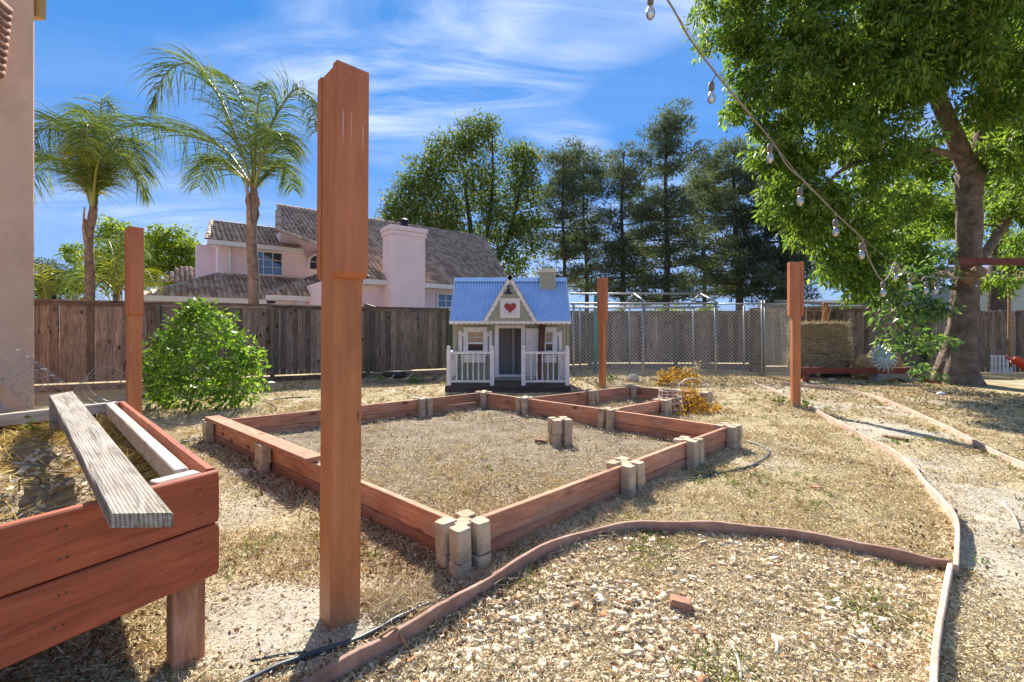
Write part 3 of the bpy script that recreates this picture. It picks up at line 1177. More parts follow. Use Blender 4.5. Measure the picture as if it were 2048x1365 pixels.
for p in (J0 + (R1 - J0) * .56, R1, R2, J1 + (R2 - J1) * .5):
    bed_block(p, ang + .1, bed2)

# the free standing pillar of blocks and the bricks
pc = G(1120, 885)
pil = thing('block_pillar', (pc.x, pc.y, 0), 'free standing pillar of tan wall blocks inside the large bed', 'block pillar')
for k in range(2):
    o = bpy.data.objects.new('block', BLOCK)
    put(o, Matrix.Translation((pc.x, pc.y, -.06 + k * .159)) @ Matrix.Rotation(R(12 + 5 * k), 4, 'Z'), pil)


def brick(px, py, rot, label, l=.10, w=.075, h=.05, tilt=.08):
    p = G(px, py)
    me_ = plank_mesh('brick', l, w, h, .006, M['brick'], 2, .001)
    o = bpy.data.objects.new('brick', me_)
    put(o, Matrix.Translation((p.x, p.y, h * .42)) @ Matrix.Rotation(R(rot), 4, 'Z') @ Matrix.Rotation(tilt, 4, 'Y'))
    tag(o, label, 'brick', 'broken bricks')


brick(1340, 1216, -20, 'broken red brick lying on the pale gravel', .085, .06, .055)
brick(1625, 980, 10, 'small piece of red brick on the straw right of the bed', .075, .05, .03)
brick(1072, 888, 25, 'brick lying in the bed at the foot of the block pillar', .12, .07, .055, .2)


# ------------------------------------------------------------------ posts
def post(base, rot, label, top=2.28, lean=(0, 0), zsh=1.40, w=.112, shade=None):
    root = thing('wooden_post', (base[0], base[1], 0), label, 'wooden post', 'stained pergola posts')
    Mr = Matrix.Translation((base[0], base[1], 0)) @ Matrix.Rotation(lean[0], 4, 'Y') @ Matrix.Rotation(lean[1], 4, 'X') @ Matrix.Rotation(rot, 4, 'Z')

    def stick(name, x, y, z0, z1, wx, wy, bev=.004):
        me_ = plank_mesh(name, z1 - z0, wx, wy, bev, M['post'], 3, .0006)
        o = bpy.data.objects.new(name, me_)
        L = frame((x, y, z0), (0, 0, 1), (1, 0, 0))
        return put(o, Mr @ L, root)
    stick('shaft', 0, 0, -.06, top - .004, w, w)
    t = .042
    for sg, nm in ((-1, 'side_board'), (1, 'side_board')):
        y = sg * (w / 2 + t / 2)
        # board with a chamfered foot
        mb = MB()
        hw = w / 2 + .005
        ya, yb = sg * (w / 2), sg * (w / 2 + t)
        z0, z1, ch = zsh, top, .022
        prof = [(ya, z0), (yb - sg * ch, z0), (yb, z0 + ch), (yb, z1), (ya, z1)]
        mb.prism([Vector((-hw, a, b)) for a, b in prof], (2 * hw, 0, 0))
        me_ = bpy.data.meshes.new(nm)
        # local X along the height so that the grain follows the board
        me_.from_pydata([(q[2], q[0], q[1]) for q in mb.v], [], mb.f)
        me_.update()
        me_.materials.append(M['post2'])
        o = bpy.data.objects.new(nm, me_)
        put(o, Mr @ Matrix(((0, 1, 0, 0), (0, 0, 1, 0), (1, 0, 0, 0), (0, 0, 0, 1))), root)
        md = o.modifiers.new('bevel', 'BEVEL')
        md.width = .003
        md.segments = 2
    return root


pa = G(661, 1261)
fa = R(43)
pa = Vector((pa.x, pa.y, 0)) + Vector((math.cos(fa) * .0625 - math.sin(fa) * .0625, math.sin(fa) * .0625 + math.cos(fa) * .0625, 0))
post(pa, fa, 'tall near wooden post rising in front of the garden bed', 2.268, (R(.35), 0), 1.415, .125)
pb = Vector((-3.98, 4.74, 0))
post(pb, R(51), 'orange wooden post behind the raised planter, left of the leafy shrub', 2.28, zsh=1.36)
pc_ = G(1205, 776)
post(pc_, R(42), 'farthest red brown post standing right of the blue roofed playhouse', 2.31, zsh=1.42)
pd = G(1591, 816)
post(pd, R(75), 'red brown post at the edge of the path, left of the hay bales', 2.27, zsh=1.42)

# ------------------------------------------------------------------ raised planter in the left foreground
K = Vector((-1.115, 1.665, 0))                        # right front corner
fd = Vector((-.27, -.48, 0))                           # along the front, towards the camera
fd.normalize()
sdv = Vector((-1.73, 1.62, 0)).normalized()            # along the right side, away from the camera
PZ0, PZ1 = .296, .68
planter = thing('raised_planter', (K.x, K.y, 0), 'raised wooden planter box of dark red boards on stout legs', 'planter')
FL, SL = 1.05, 2.42
zb = (PZ1 - PZ0) / 2


def lift(p, z):
    return Vector((p.x, p.y, z))


for k in range(2):
    z = PZ0 + zb * (k + .5)
    plank('front_board', lift(K - fd * .022, z), lift(K + fd * FL, z), zb - .004, .034, M['planter'], planter, segs=4, wob=.0012, bev=.005)
    out = Vector((-fd.x, -fd.y, 0))
    plank('side_board', lift(K + out * .004 + sdv * .022, z + (.004 if k else 0)), lift(K + out * .004 + sdv * SL, z), zb - .004, .03, M['planter'], planter, segs=4, wob=.003, bev=.004)
    plank('back_board', lift(K + sdv * SL, z), lift(K + sdv * SL + fd * FL, z), zb - .004, .034, M['planter'], planter)
    plank('left_board', lift(K + fd * FL, z), lift(K + fd * FL + sdv * SL, z), zb - .004, .034, M['planter'], planter)
for (a, b) in ((.066, .075), (FL - .1, .07), (.08, SL - .12), (FL - .1, SL - .12)):
    c = K + fd * a + sdv * b
    plank('leg', lift(c, -.05), lift(c, PZ1 - .06), .10, .10, M['bed'], planter, wd=sdv, bev=.005, segs=2, wob=.001)
for a_ in (.04, .052, .40, .42, .78):
    for z_ in (PZ0 + zb * .28, PZ0 + zb * .75, PZ0 + zb * 1.28, PZ0 + zb * 1.75):
        fp_ = K + fd * (a_ + random.uniform(-.006, .006)) + Vector((-fd.y, fd.x, 0)) * .0165
        fn_ = Vector((-fd.y, fd.x, 0))
        mb = MB()
        mb.tube([lift(fp_, z_), lift(fp_ + fn_ * .002, z_)], .0032, 8)
        mb.build('screw', M['screw'], planter)
# pale rails inside the top edge
i0 = K + fd * .075
plank('inner_rail', lift(i0 + sdv * .10, PZ1 - .035), lift(i0 + sdv * (SL - .04), PZ1 - .035), .045, .085, M['pale'], planter, wd=fd)
plank('corner_rail', lift(K + fd * .03 + sdv * .065, PZ1 - .018), lift(K + fd * .17 + sdv * .065, PZ1 - .018), .06, .03, M['pale'], planter, wd=sdv)
plank('back_rail', lift(K + fd * .03 + sdv * (SL - .05), PZ1 - .03), lift(K + fd * (FL - .05) + sdv * (SL - .05), PZ1 - .03), .075, .04, M['pale'], planter)
# liner showing inside the back
mb = MB()
nseg = 26
vs_, fs = [], []
for i in range(nseg + 1):
    f = i / nseg
    p = K + fd * (.06 + (FL - .1) * f) + sdv * (SL - .08 - .03 * random.random())
    top = PZ1 - .07 - .05 * abs(math.sin(f * 9 + 1)) * random.uniform(.5, 1)
    vs_ += [(p.x, p.y, .38), (p.x - sdv.x * .015, p.y - sdv.y * .015, (top + .38) / 2), (p.x, p.y, top)]
for i in range(nseg):
    for k in range(2):
        fs.append((i * 3 + k, i * 3 + 3 + k, i * 3 + 4 + k, i * 3 + 1 + k))
mb.add(vs_, fs)
mb.build('liner', M['liner'], planter, smooth=True)
# soil
mb = MB()
nu, nv = 16, 34
SOILZ = .50
vs_, fs = [], []


def soilz(a, b):
    return SOILZ + .07 * float(vnoise(a * 5 + 3, b * 5)) + .03 * float(vnoise(a * 14, b * 14))


for i in range(nu + 1):
    for j in range(nv + 1):
        a, b = .02 + (FL - .04) * i / nu, .02 + (SL - .04) * j / nv
        p = K + fd * a + sdv * b
        vs_.append((p.x, p.y, soilz(a, b)))
for i in range(nu):
    for j in range(nv):
        fs.append((i * (nv + 1) + j, i * (nv + 1) + j + 1, (i + 1) * (nv + 1) + j + 1, (i + 1) * (nv + 1) + j))
mb.add(vs_, fs)
M['soil'] = rocky('planter_soil', [(.18, .12, .075), (.38, .29, .19), (.58, .48, .34)], 22, 9, .95, 1.0, 60, .03)
mb.build('soil', M['soil'], planter, smooth=True)


def planter_pts(n, dens):
    o = []
    while len(o) < n:
        a, b = random.uniform(.05, FL - .05), random.uniform(.08, SL - .1)
        if random.random() < dens(a, b):
            p = K + fd * a + sdv * b
            o.append((p.x, p.y, soilz(a, b), a, b))
    return np.array(o)


sp = planter_pts(9000, lambda a, b: .2 + .8 * (float(vnoise(a * 4 + 2, b * 2.2 + 5)) > .42))
n = len(sp)
an = vnoise(sp[:, 0] * 2.5, sp[:, 1] * 2.5 + 9) * 5 + RNG.normal(0, .5, n)
dv = np.stack([np.cos(an), np.sin(an), RNG.normal(.1, .35, n)], -1)
q_ = leaves(sp[:, :3] + np.array([0, 0, .005]) + RNG.random((n, 3)) * np.array([0, 0, .03]), dv, RNG.uniform(.05, .15, n), RNG.uniform(.0025, .005, n), .5)
o = quadmesh('dry_straw', q_, M['yellowstraw'], planter, 'stuff')
sp = planter_pts(900, lambda a, b: 1)
n = len(sp)
q_ = leaves(sp[:, :3] + np.array([0, 0, .012]), np.stack([RNG.normal(size=n), RNG.normal(size=n), RNG.normal(0, .3, n)], -1), RNG.uniform(.02, .05, n), RNG.uniform(.01, .03, n), .3)
quadmesh('dead_leaves', q_, M['chips'], planter, 'stuff')


def weed(p, h, nl, ls, label, mat='greengrass'):
    root = thing('weed', p, label, 'weed', 'weeds in the planter')
    mb = MB()
    p = Vector(p)
    top = p + Vector((random.uniform(-.02, .02), random.uniform(-.02, .02), h))
    mb.tube([p, (p + top) / 2 + Vector((.006, 0, 0)), top], [.003, .0025, .0015], 5)
    mb.build('stem', M['rachis'], root)
    t = RNG.uniform(.25, 1, nl)
    pos = np.array(p)[None] * (1 - t[:, None]) + np.array(top)[None] * t[:, None]
    d = np.stack([RNG.normal(size=nl), RNG.normal(size=nl), RNG.uniform(-.1, .8, nl)], -1)
    quadmesh('leaf_spray', leaves(pos, d, RNG.uniform(.6, 1, nl) * ls, RNG.uniform(.4, .6, nl) * ls), M[mat], root)


w1 = K + fd * .47 + sdv * 2.05
weed((w1.x, w1.y, .54), .16, 16, .05, 'yellow green weed growing against the black liner of the planter')
w2 = K + fd * .22 + sdv * 2.02
weed((w2.x, w2.y, .53), .10, 9, .055, 'small bright green sprout at the back right of the planter')
w3 = K + fd * .62 + sdv * 1.75
weed((w3.x, w3.y, .53), .14, 12, .045, 'thin weed standing in the straw of the planter')
sg_p, sg_d, sg_l = [], [], []
for a_, z_ in ((.20, .49), (.205, .47), (.215, .455), (.38, .485), (.60, .49), (.63, .475), (.08, .30), (.03, .30)):
    for q_ in range(9):
        p_ = K + fd * (a_ + random.uniform(-.012, .012)) + Vector((fd.y, -fd.x, 0)).normalized() * -(-.021)
        sg_p.append((p_.x, p_.y, z_ + random.uniform(-.01, .01)))
        sg_d.append((random.gauss(0, .4) * fd.x, random.gauss(0, .4) * fd.y, -1 + random.gauss(0, .5)))
        sg_l.append(random.uniform(.012, .04))
quadmesh('straw_sprigs', leaves(np.array(sg_p), np.array(sg_d), np.array(sg_l), .004, .3), M['yellowstraw'], planter, 'stuff')
# wire staple and grey sheet in the planter
hp = K + fd * .50 + sdv * .75
mb = MB()
hz = .56
mb.tube([Vector((hp.x, hp.y, hz)), Vector((hp.x, hp.y, hz + .06)), Vector((hp.x + .02, hp.y + .03, hz + .075)), Vector((hp.x + .03, hp.y + .05, hz + .05)), Vector((hp.x + .03, hp.y + .05, hz))], .003, 5)
tag(mb.build('wire_staple', M['brownwood'], smooth=True), 'rusty bent wire staple standing in the planter straw', 'wire staple')
bp_ = K + fd * .62 + sdv * .08
mb = MB()
mb.obox(lift(bp_, PZ1 - .055), sdv * .10, fd * .28, (0, 0, .03))
tag(mb.build('plastic_lid', M['bluegrey'], bevel=.008), 'blue grey plastic lid lying inside the front of the planter', 'lid')

# the weathered plank across the planter
mb = MB()
nlp, nrp, flp, frp = Vector((-1.075, 1.204, .712)), Vector((-.911, 1.21, .712)), Vector((-2.84, 2.76, .806)), Vector((-2.85, 2.92, .81))
th = .040
vs_ = []
m_ = 10
for i in range(m_ + 1):
    f = i / m_
    a, b = nlp.lerp(flp, f), nrp.lerp(frp, f)
    wv = Vector((0, 0, random.uniform(-.0015, .0015)))
    vs_ += [a + Vector((0, 0, -th)), b + Vector((0, 0, -th)), b + Vector((0, 0, -.005)), b.lerp(a, .04) + wv, a.lerp(b, .04) + wv, a + Vector((0, 0, -.005))]
fs = []
for i in range(m_):
    for k in range(6):
        fs.append((i * 6 + k, i * 6 + (k + 1) % 6, (i + 1) * 6 + (k + 1) % 6, (i + 1) * 6 + k))
fs += [tuple(range(6))[::-1], tuple(m_ * 6 + k for k in range(6))]
fr_ = frame(nlp, flp - nlp, nrp - nlp)
inv = fr_.inverted()
me_ = bpy.data.meshes.new('weathered_plank')
me_.from_pydata([tuple(inv @ Vector(v)) for v in vs_], [], [f[::-1] for f in fs])
me_.update()


def plankmat():
    m = wood('incised_plank', [(.16, .13, .10), (.44, .40, .34), (.62, .58, .52)], .9, .0, knots=(.09, .065, .045), bump=.9, gscale=1.2)
    nt = m.node_tree
    b = nt.nodes['Principled BSDF']
    # rows of incising slits of treated timber
    t = nd(nt, 'ShaderNodeTexCoord')
    br = nd(nt, 'ShaderNodeTexBrick', i_Scale=1.0, offset=.5)
    br.inputs['Mortar Size'].default_value = .0016
    br.inputs['Brick Width'].default_value = .026
    br.inputs['Row Height'].default_value = .0085
    br.inputs['Color1'].default_value = br.inputs['Color2'].default_value = (1, 1, 1, 1)
    br.inputs['Mortar'].default_value = (.35, .32, .28, 1)
    lk(nt, t.outputs['Object'], br.inputs['Vector'])
    old = b.inputs['Base Color'].links[0].from_socket
    lk(nt, mixc(nt, .75, old, br.outputs[0], 'MULTIPLY'), b.inputs['Base Color'])
    return m


me_.materials.append(plankmat())
o = bpy.data.objects.new('weathered_plank', me_)
put(o, fr_)
tag(o, 'long weathered grey plank laid across the raised planter', 'plank')
sb_ = flp.lerp(frp, .5) + (nlp - flp) * .08
mb = MB()
mb.box(sb_.x - .05, sb_.x + .05, sb_.y - .04, sb_.y + .04, .55, sb_.z - .045)
tag(mb.build('wood_offcut', M['grey'], bevel=.004), 'short wood offcut propping the far end of the weathered plank', 'wood block')


# ------------------------------------------------------------------ hoses
def hose(pts, r, label, name='garden_hose', z=.012, mat='hose', cat='hose'):
    line = smooth_line([G(x, y, z) for x, y in pts], 5)
    line = [Vector((p.x, p.y, float(gh(p.x, p.y)) + z)) for p in line]
    mb = MB()
    mb.tube(line, r, 8)
    return tag(mb.build(name, M[mat], smooth=True), label, cat, 'irrigation pipes')


hose([(1246, 1004), (1270, 988), (1330, 968), (1400, 955), (1450, 944), (1500, 932), (1530, 917), (1538, 903), (1520, 890), (1490, 880)], .011, 'dark irrigation pipe curling from the right corner of the large bed')
hose([(380, 1430), (490, 1362), (600, 1312), (690, 1282), (760, 1250), (830, 1218), (890, 1192)], .012, 'dark grey irrigation pipe running past the foot of the near post')
hose([(500, 1318), (560, 1306), (612, 1300)], .005, 'thin black drip tube on the bare earth beside the near post')
hose([(530, 803), (548, 812), (556, 822), (545, 834), (520, 838), (470, 838)], .012, 'beige hose end bent beside the leafy shrub', mat='edge2')
hose([(620, 795), (560, 798), (530, 803)], .010, 'dark pipe on the straw in front of the fence')
hose([(345, 888), (380, 880), (412, 874)], .012, 'short dark pipe at the left corner block of the large bed')


def loop(px, py, w, h, r, label, ang_=0):
    p = G(px, py)
    u_ = Vector((math.cos(ang_), math.sin(ang_), 0))
    mb = MB()
    pts = [p + u_ * (w * (i / 12 - .5)) + Vector((0, 0, h * math.sin(math.pi * i / 12) - .01)) + Vector((0, .05 * math.sin(i), 0)) * .3 for i in range(13)]
    mb.tube(pts, r, 6)
    tag(mb.build('dead_vine', M['log'], smooth=True), label, 'vine stem', 'arched dead stems')


loop(778, 1300, .16, .085, .005, 'arched dead vine stem over the edging below the near post', .3)
loop(1225, 990, .13, .14, .005, 'arched dead stem beside the bed block at the right edge', -.2)

# ------------------------------------------------------------------ sticks lying about
for (x0, y0, x1, y1, lab) in ((1720, 1000, 2040, 1062, 'long pale dry stick on the path at the right edge'), (1460, 1282, 1482, 1362, 'pale dry stick standing out of the gravel at the bottom'),
                              (1545, 1270, 1552, 1308, 'short pale twig on the gravel'), (1765, 872, 1815, 882, 'brown branch lying across the path beside the edging')):
    if x0 == 1720:
        x0, y0 = 2004, 1004
    line = smooth_line([G(x0, y0, .012), G((x0 + x1) / 2 + 6, (y0 + y1) / 2, .02), G(x1, y1, .012)], 4)
    mb = MB()
    mb.tube(line, .006 if 'branch' not in lab else .022, 6)
    tag(mb.build('stick', M['pale'] if 'pale' in lab else M['log'], smooth=True), lab, 'stick', 'loose sticks')

# ------------------------------------------------------------------ fences


def fence(name, a, b, label, h=1.78, bw=.14, kick=.16, postgap=2.4, gapj=.004, rounded=False, cap=True, skip=None, mat='fence', hj=.0):
    a, b = Vector(a), Vector(b)
    root = thing(name, (a.x, a.y, 0), label, 'fence')
    d = (b - a)
    L = d.length
    d.normalize()
    nrm = Vector((d.y, -d.x, 0))
    if nrm.y > 0:
        nrm = -nrm
    s = 0.0
    while s < L - .03:
        w = bw * random.uniform(.88, 1.1) if not rounded else bw * random.uniform(.6, 1.0)
        w = min(w, L - s)
        c = a + d * (s + w / 2)
        j = random.uniform(-.006, .006)
        px_ = CX + FPX * c.x / c.y
        if not (skip and skip(px_)):
            p0 = lift(c + nrm * j, kick + .01)
            tl = random.uniform(-.03, .03) if rounded else random.uniform(-.004, .004)
            p1 = lift(c + nrm * j + d * tl, h - .02 + random.uniform(-hj, hj))
            plank('fence_board', p0, p1, w - random.uniform(.001, gapj), .018 if not rounded else .05, M[mat], root, wd=d, bev=.003 if not rounded else .015, segs=1 if not rounded else 4, wob=.004 if rounded else 0)
        s += w + (random.uniform(.004, .035) if rounded else 0)
    n = max(1, int(round(L / postgap)))
    for i in range(n):
        p0 = a + d * (L * i / n)
        p1 = a + d * (L * (i + 1) / n)
        if kick > .05:
            plank('kick_board', lift(p0 + nrm * .02, kick / 2 - .02), lift(p1 + nrm * .02, kick / 2 - .02), kick, .035, M['fence'], root, bev=.004)
        if cap:
            plank('top_rail', lift(p0 + nrm * .018, h - .03), lift(p1 + nrm * .018, h - .03), .09, .022, M['fence'], root, bev=.003)
            plank('cap_rail', lift(p0, h + .018), lift(p1, h + .018), .14, .036, M['fence'], root, wd=nrm, bev=.004)
        else:
            plank('top_rail', lift(p0 - nrm * .04, h - .10), lift(p1 - nrm * .04, h - .10), .09, .035, M['fence'], root, bev=.003)
    for i in range(n + 1):
        p0 = a + d * (L * i / n) + nrm * .06
        plank('post', lift(p0, -.1), lift(p0, h - .03), .09, .07, M['fencep'], root, wd=d, bev=.004)
    return root


fence('wooden_fence', (-9.4, 8.60, 0), (-1.75, 12.35, 0), 'weathered brown board fence behind the shrub and the left post')
fence('wooden_fence', (-1.70, 12.40, 0), (2.4, 14.1, 0), 'short run of board fence behind the playhouse')
fence('wooden_fence', (2.45, 14.1, 0), (7.7, 13.9, 0), 'shaded board fence seen through the chain link pen', kick=.2)
fence('wooden_fence', (7.05, 13.35, 0), (11.9, 13.05, 0), 'dark board fence behind the hay bales', h=1.84, bw=.15)
fence('picket_fence', (11.95, 13.0, 0), (17.5, 12.7, 0), 'leaning fence of rough rounded pickets right of the big tree', h=1.80, bw=.15, kick=.0, rounded=True, cap=False, hj=.02)
fence('wooden_fence', (-12.0, 7.4, 0), (-9.45, 8.58, 0), 'fence end and gate post beside the stucco house corner', kick=.12)
pg = G(72, 790)
mb = MB()
p_ = P(1650, 640, 12.6)
plank('fence_stub', (p_.x, p_.y, -.05), (p_.x, p_.y, 1.98), .12, .1, M['post'], None, wd=(1, 0, 0))
tag(bpy.data.objects['fence_stub'], 'orange post stub poking above the fence behind the hay bales', 'post')

# ------------------------------------------------------------------ playhouse
def C(cx, cy, Y):
    return P(870 + cx / 4.874, 520 + cy / 4.874, Y)


ph = thing('playhouse', (0, 9.8, 0), 'sage green childrens playhouse with blue corrugated roof, white porch rails and red heart', 'playhouse')
YW, YE, YR, YD = 9.75, 9.40, 10.25, 8.80             # wall, eave, ridge, deck front
DZ = .127


def rb(name, cx0, cy0, cx1, cy1, Y, t, mat, parent=ph, bev=.003):
    a, b = C(cx0, cy0, Y), C(cx1, cy1, Y)
    mb = MB()
    mb.box(min(a.x, b.x), max(a.x, b.x), Y, Y + t, min(a.z, b.z), max(a.z, b.z))
    return mb.build(name, mat, parent, bevel=bev)


# deck
x0, x1 = C(97, 0, YD).x, C(1320, 0, YD).x
for i in range(7):
    ya = YD + i * .145
    plank('deck_board', (x0, ya + .07, DZ - .015), (x1, ya + .07, DZ - .015), .141, .03, M['darkwood'], ph, wd=(0, 1, 0))
xm = C(705, 0, YD).x
plank('deck_fascia', (x0, YD - .012, .055), (xm - .002, YD - .012, .055), .11, .024, M['darkwood'], ph)
plank('deck_fascia', (xm + .002, YD - .012, .055), (x1, YD - .012, .055), .11, .024, M['darkwood'], ph)
mb = MB()
mb.box(x0 + .03, x1 - .03, YD + .02, YD + .98, -.02, DZ - .035)
mb.build('deck_frame', M['darkwood'], ph)
plank('skid', (x0 + .02, YD - .05, -.004), (x1 - .1, YD - .05, -.004), .04, .05, M['darkwood'], ph)

# walls of grooved boards with openings
wx0, wx1 = C(172, 0, YW).x, C(1310, 0, YW).x
wz1 = 1.47
op = []
for (a, b, c_, d_) in ((622, 668, 840, 1122), (322, 695, 468, 893), (1080, 695, 1145, 893)):
    p, q = C(a, b, YW), C(c_, d_, YW)
    op.append((p.x, q.x, q.z, p.z))


def board_wall(name, x0, x1, z0, z1, Y, ops, bw, t, mat, parent):
    mb = MB()
    xs = [x0 + i * bw for i in range(int((x1 - x0) / bw) + 1)] + [x1]
    for xa, xb in zip(xs[:-1], xs[1:]):
        if xb - xa < .004:
            continue
        cuts = sorted({xa, xb} | {v for o_ in ops for v in o_[:2] if xa < v < xb})
        for ca, cb in zip(cuts[:-1], cuts[1:]):
            xmid = (ca + cb) / 2
            zs = [(z0, z1)]
            for o_ in ops:
                if o_[0] < xmid < o_[1]:
                    nz = []
                    for (za, zb_) in zs:
                        if o_[2] > za:
                            nz.append((za, min(zb_, o_[2])))
                        if o_[3] < zb_:
                            nz.append((max(za, o_[3]), zb_))
                    zs = nz
            for za, zb_ in zs:
                if zb_ - za > .003:
                    mb.box(ca + (.003 if ca == xa else 0), cb - (.003 if cb == xb else 0), Y, Y + t, za, zb_)
    o = mb.build(name, mat, parent)
    mb2 = MB()
    return o


board_wall('front_wall', wx0, wx1, DZ, wz1, YW, op, .095, .018, M['sage'], ph)
YB = 10.75
mb = MB()
mb.box(wx0, wx1, YB, YB + .02, DZ, 1.6)
for xa in (wx0, wx1 - .02):
    mb.prism([(xa, YW + .02, DZ), (xa, YB, DZ), (xa, YB, 1.75), (xa, YR, 2.34), (xa, YW + .02, 1.75)], (.02, 0, 0))
mb.build('side_walls', M['sage'], ph)
mb = MB()
mb.box(wx0 + .03, wx1 - .03, YB - .03, YB - .002, DZ + .02, 1.55)
mb.build('inner_wall', M['inside'], ph)
mb = MB()
mb.box(wx0 + .02, wx1 - .02, YW + .03, YB - .03, DZ - .02, DZ + .03)
mb.build('floor', M['brownwood'], ph)
pz = C(765, 0, YB - .4).x
plank('inner_post', (pz, YB - .35, DZ + .03), (pz, YB - .35, 1.6), .055, .05, M['white'], ph, wd=(1, 0, 0))
# corrugated roof
rx0, rx1 = C(140, 0, YE).x, C(1327, 0, YE).x
EZ = C(0, 600, YE).z
RZ = C(0, 185, YR).z


def corrug(name, Y0, z0, Y1, z1):
    per = .0605
    nper = int((rx1 - rx0) / per)
    xs = np.linspace(rx0, rx1, nper * 8 + 1)
    dz = .0150 * np.cos((xs - rx0) / per * 2 * math.pi)
    nv_ = Vector((0, -(z1 - z0), (Y1 - Y0)))
    nv_.normalize()
    if nv_.z < 0:
        nv_ = -nv_
    vs_ = []
    for f in (0, .5, 1):
        for x, d_ in zip(xs, dz):
            vs_.append((x, Y0 + (Y1 - Y0) * f + nv_.y * d_, z0 + (z1 - z0) * f + nv_.z * d_))
    n = len(xs)
    fs = [(r_ * n + i, r_ * n + i + 1, (r_ + 1) * n + i + 1, (r_ + 1) * n + i) for r_ in range(2) for i in range(n - 1)]
    mb = MB()
    mb.add(vs_, fs)
    return mb.build(name, M['skytintroof'], ph, smooth=True)


rf = corrug('roof_sheet', YE - .02, EZ - .004, YR, RZ)
corrug('roof_sheet', YR * 2 - YE + .02, EZ - .004, YR, RZ)
mb = MB()
mb.prism([(rx0 - .01, YR - .085, RZ - .075), (rx0 - .01, YR, RZ + .03), (rx0 - .01, YR + .085, RZ - .075), (rx0 - .01, YR, RZ + .012)], (rx1 - rx0 + .02, 0, 0))
mb.build('ridge_cap', M['skytintroof'], ph)
for xa in (rx0 + .004, rx1 - .024):
    plank('barge_board', (xa + .01, YE, EZ - .04), (xa + .01, YR, RZ - .04), .07, .02, M['white'], ph, wd=(0, 0, 1))


def scallop(name, p0, p1, down, w, n, t=.016, amp=.022, parent=ph):
    p0, p1 = Vector(p0), Vector(p1)
    down = Vector(down).normalized()
    poly = [p0, p1]
    m_ = n * 6
    for i in range(m_ + 1):
        f = 1 - i / m_
        ph_ = abs(math.sin(f * n * math.pi))
        poly.append(p0.lerp(p1, f) + down * (w - amp + amp * ph_))
    mb = MB()
    n_ = len(poly)
    # triangulated strip so that the outline stays clean
    top = [p0.lerp(p1, 1 - i / m_) for i in range(m_ + 1)]
    bot = poly[2:]
    vs_ = []
    for q_ in (Vector((0, 0, 0)), Vector((0, t, 0))):
        for a, b in zip(top, bot):
            vs_ += [a + q_, b + q_]
    k = 2 * (m_ + 1)
    fs = []
    for i in range(m_):
        fs.append((2 * i, 2 * i + 1, 2 * i + 3, 2 * i + 2))
        fs.append((k + 2 * i + 2, k + 2 * i + 3, k + 2 * i + 1, k + 2 * i))
        fs.append((2 * i + 1, k + 2 * i + 1, k + 2 * i + 3, 2 * i + 3))
        fs.append((2 * i + 2, k + 2 * i + 2, k + 2 * i, 2 * i))
    fs += [(0, k, k + 1, 1), (2 * m_, 2 * m_ + 1, k + 2 * m_ + 1, k + 2 * m_)]
    mb.add(vs_, fs)
    return mb.build(name, M['white'], parent)


a, b = C(137, 597, YE - .05), C(1329, 597, YE - .05)
scallop('scalloped_fascia', a, b, (0, 0, -1), .068, 24)
# front gable
YG = YE - .06
ap, gl, gr = C(730, 165, YG), C(488, 598, YG), C(985, 598, YG)
mb = MB()
zs = gl.z
mb.prism([gl, gr, ap], (0, .02, 0))
mb.build('gable_wall', M['sage'], ph)
mb = MB()
xs = np.arange(gl.x + .06, gr.x, .095)
for x in xs:
    h = (1 - abs(x - ap.x) / (gr.x - ap.x)) * (ap.z - gl.z)
    if h > .1:
        mb.box(x - .002, x + .002, YG - .0015, YG, gl.z + .01, gl.z + h - .06)
mb.build('siding_groove', M['fencep'], ph)
apw = C(731, 138, YG - .03)
gl2, gr2 = C(466, 597, YG - .03), C(999, 597, YG - .03)
for e, sg in ((gl2, -1), (gr2, 1)):
    dv_ = (apw - e).normalized()
    inw = Vector((-dv_.z, 0, dv_.x)) if sg > 0 else Vector((dv_.z, 0, -dv_.x))
    scallop('gable_trim', apw, e, inw if inw.z < 0 else -inw, .085, 9, .02, .02)
# gable roof back to the main roof
mb = MB()
yb_ = YE + (YR - YE) * min(1, (apw.z - EZ) / (RZ - EZ))
for e in (gl2, gr2):
    mb.add([apw + Vector((0, -.02, .006)), Vector((apw.x, yb_, apw.z + .006)), Vector((e.x, YE, e.z + .012)), e + Vector((0, -.02, .012))], [(0, 1, 2, 3)])
    mb.add([apw + Vector((0, -.02, -.004)), Vector((apw.x, yb_, apw.z - .004)), Vector((e.x, YE, e.z + .002)), e + Vector((0, -.02, .002))], [(3, 2, 1, 0)])
mb.build('gable_roof', M['skytintroof'], ph)
# heart panel
hp_ = rb('heart_frame', 637, 375, 828, 567, YG - .022, .020, M['white'])
rb('heart_board', 668, 406, 798, 538, YG - .028, .012, M['hpanel'], hp_, 0)
hc = C(733, 470, YG - .034)
k = (C(792, 0, YG).x - C(676, 0, YG).x) / 32.0
pts = []
for i in range(40):
    t = 2 * math.pi * i / 40
    pts.append(Vector((hc.x + k * 16 * math.sin(t) ** 3, hc.y, hc.z + k * (13 * math.cos(t) - 5 * math.cos(2 * t) - 2 * math.cos(3 * t) - math.cos(4 * t)) * .98 + .01)))
mb = MB()
mb.prism(pts, (0, .008, 0))
mb.build('heart', M['heart'], hp_)
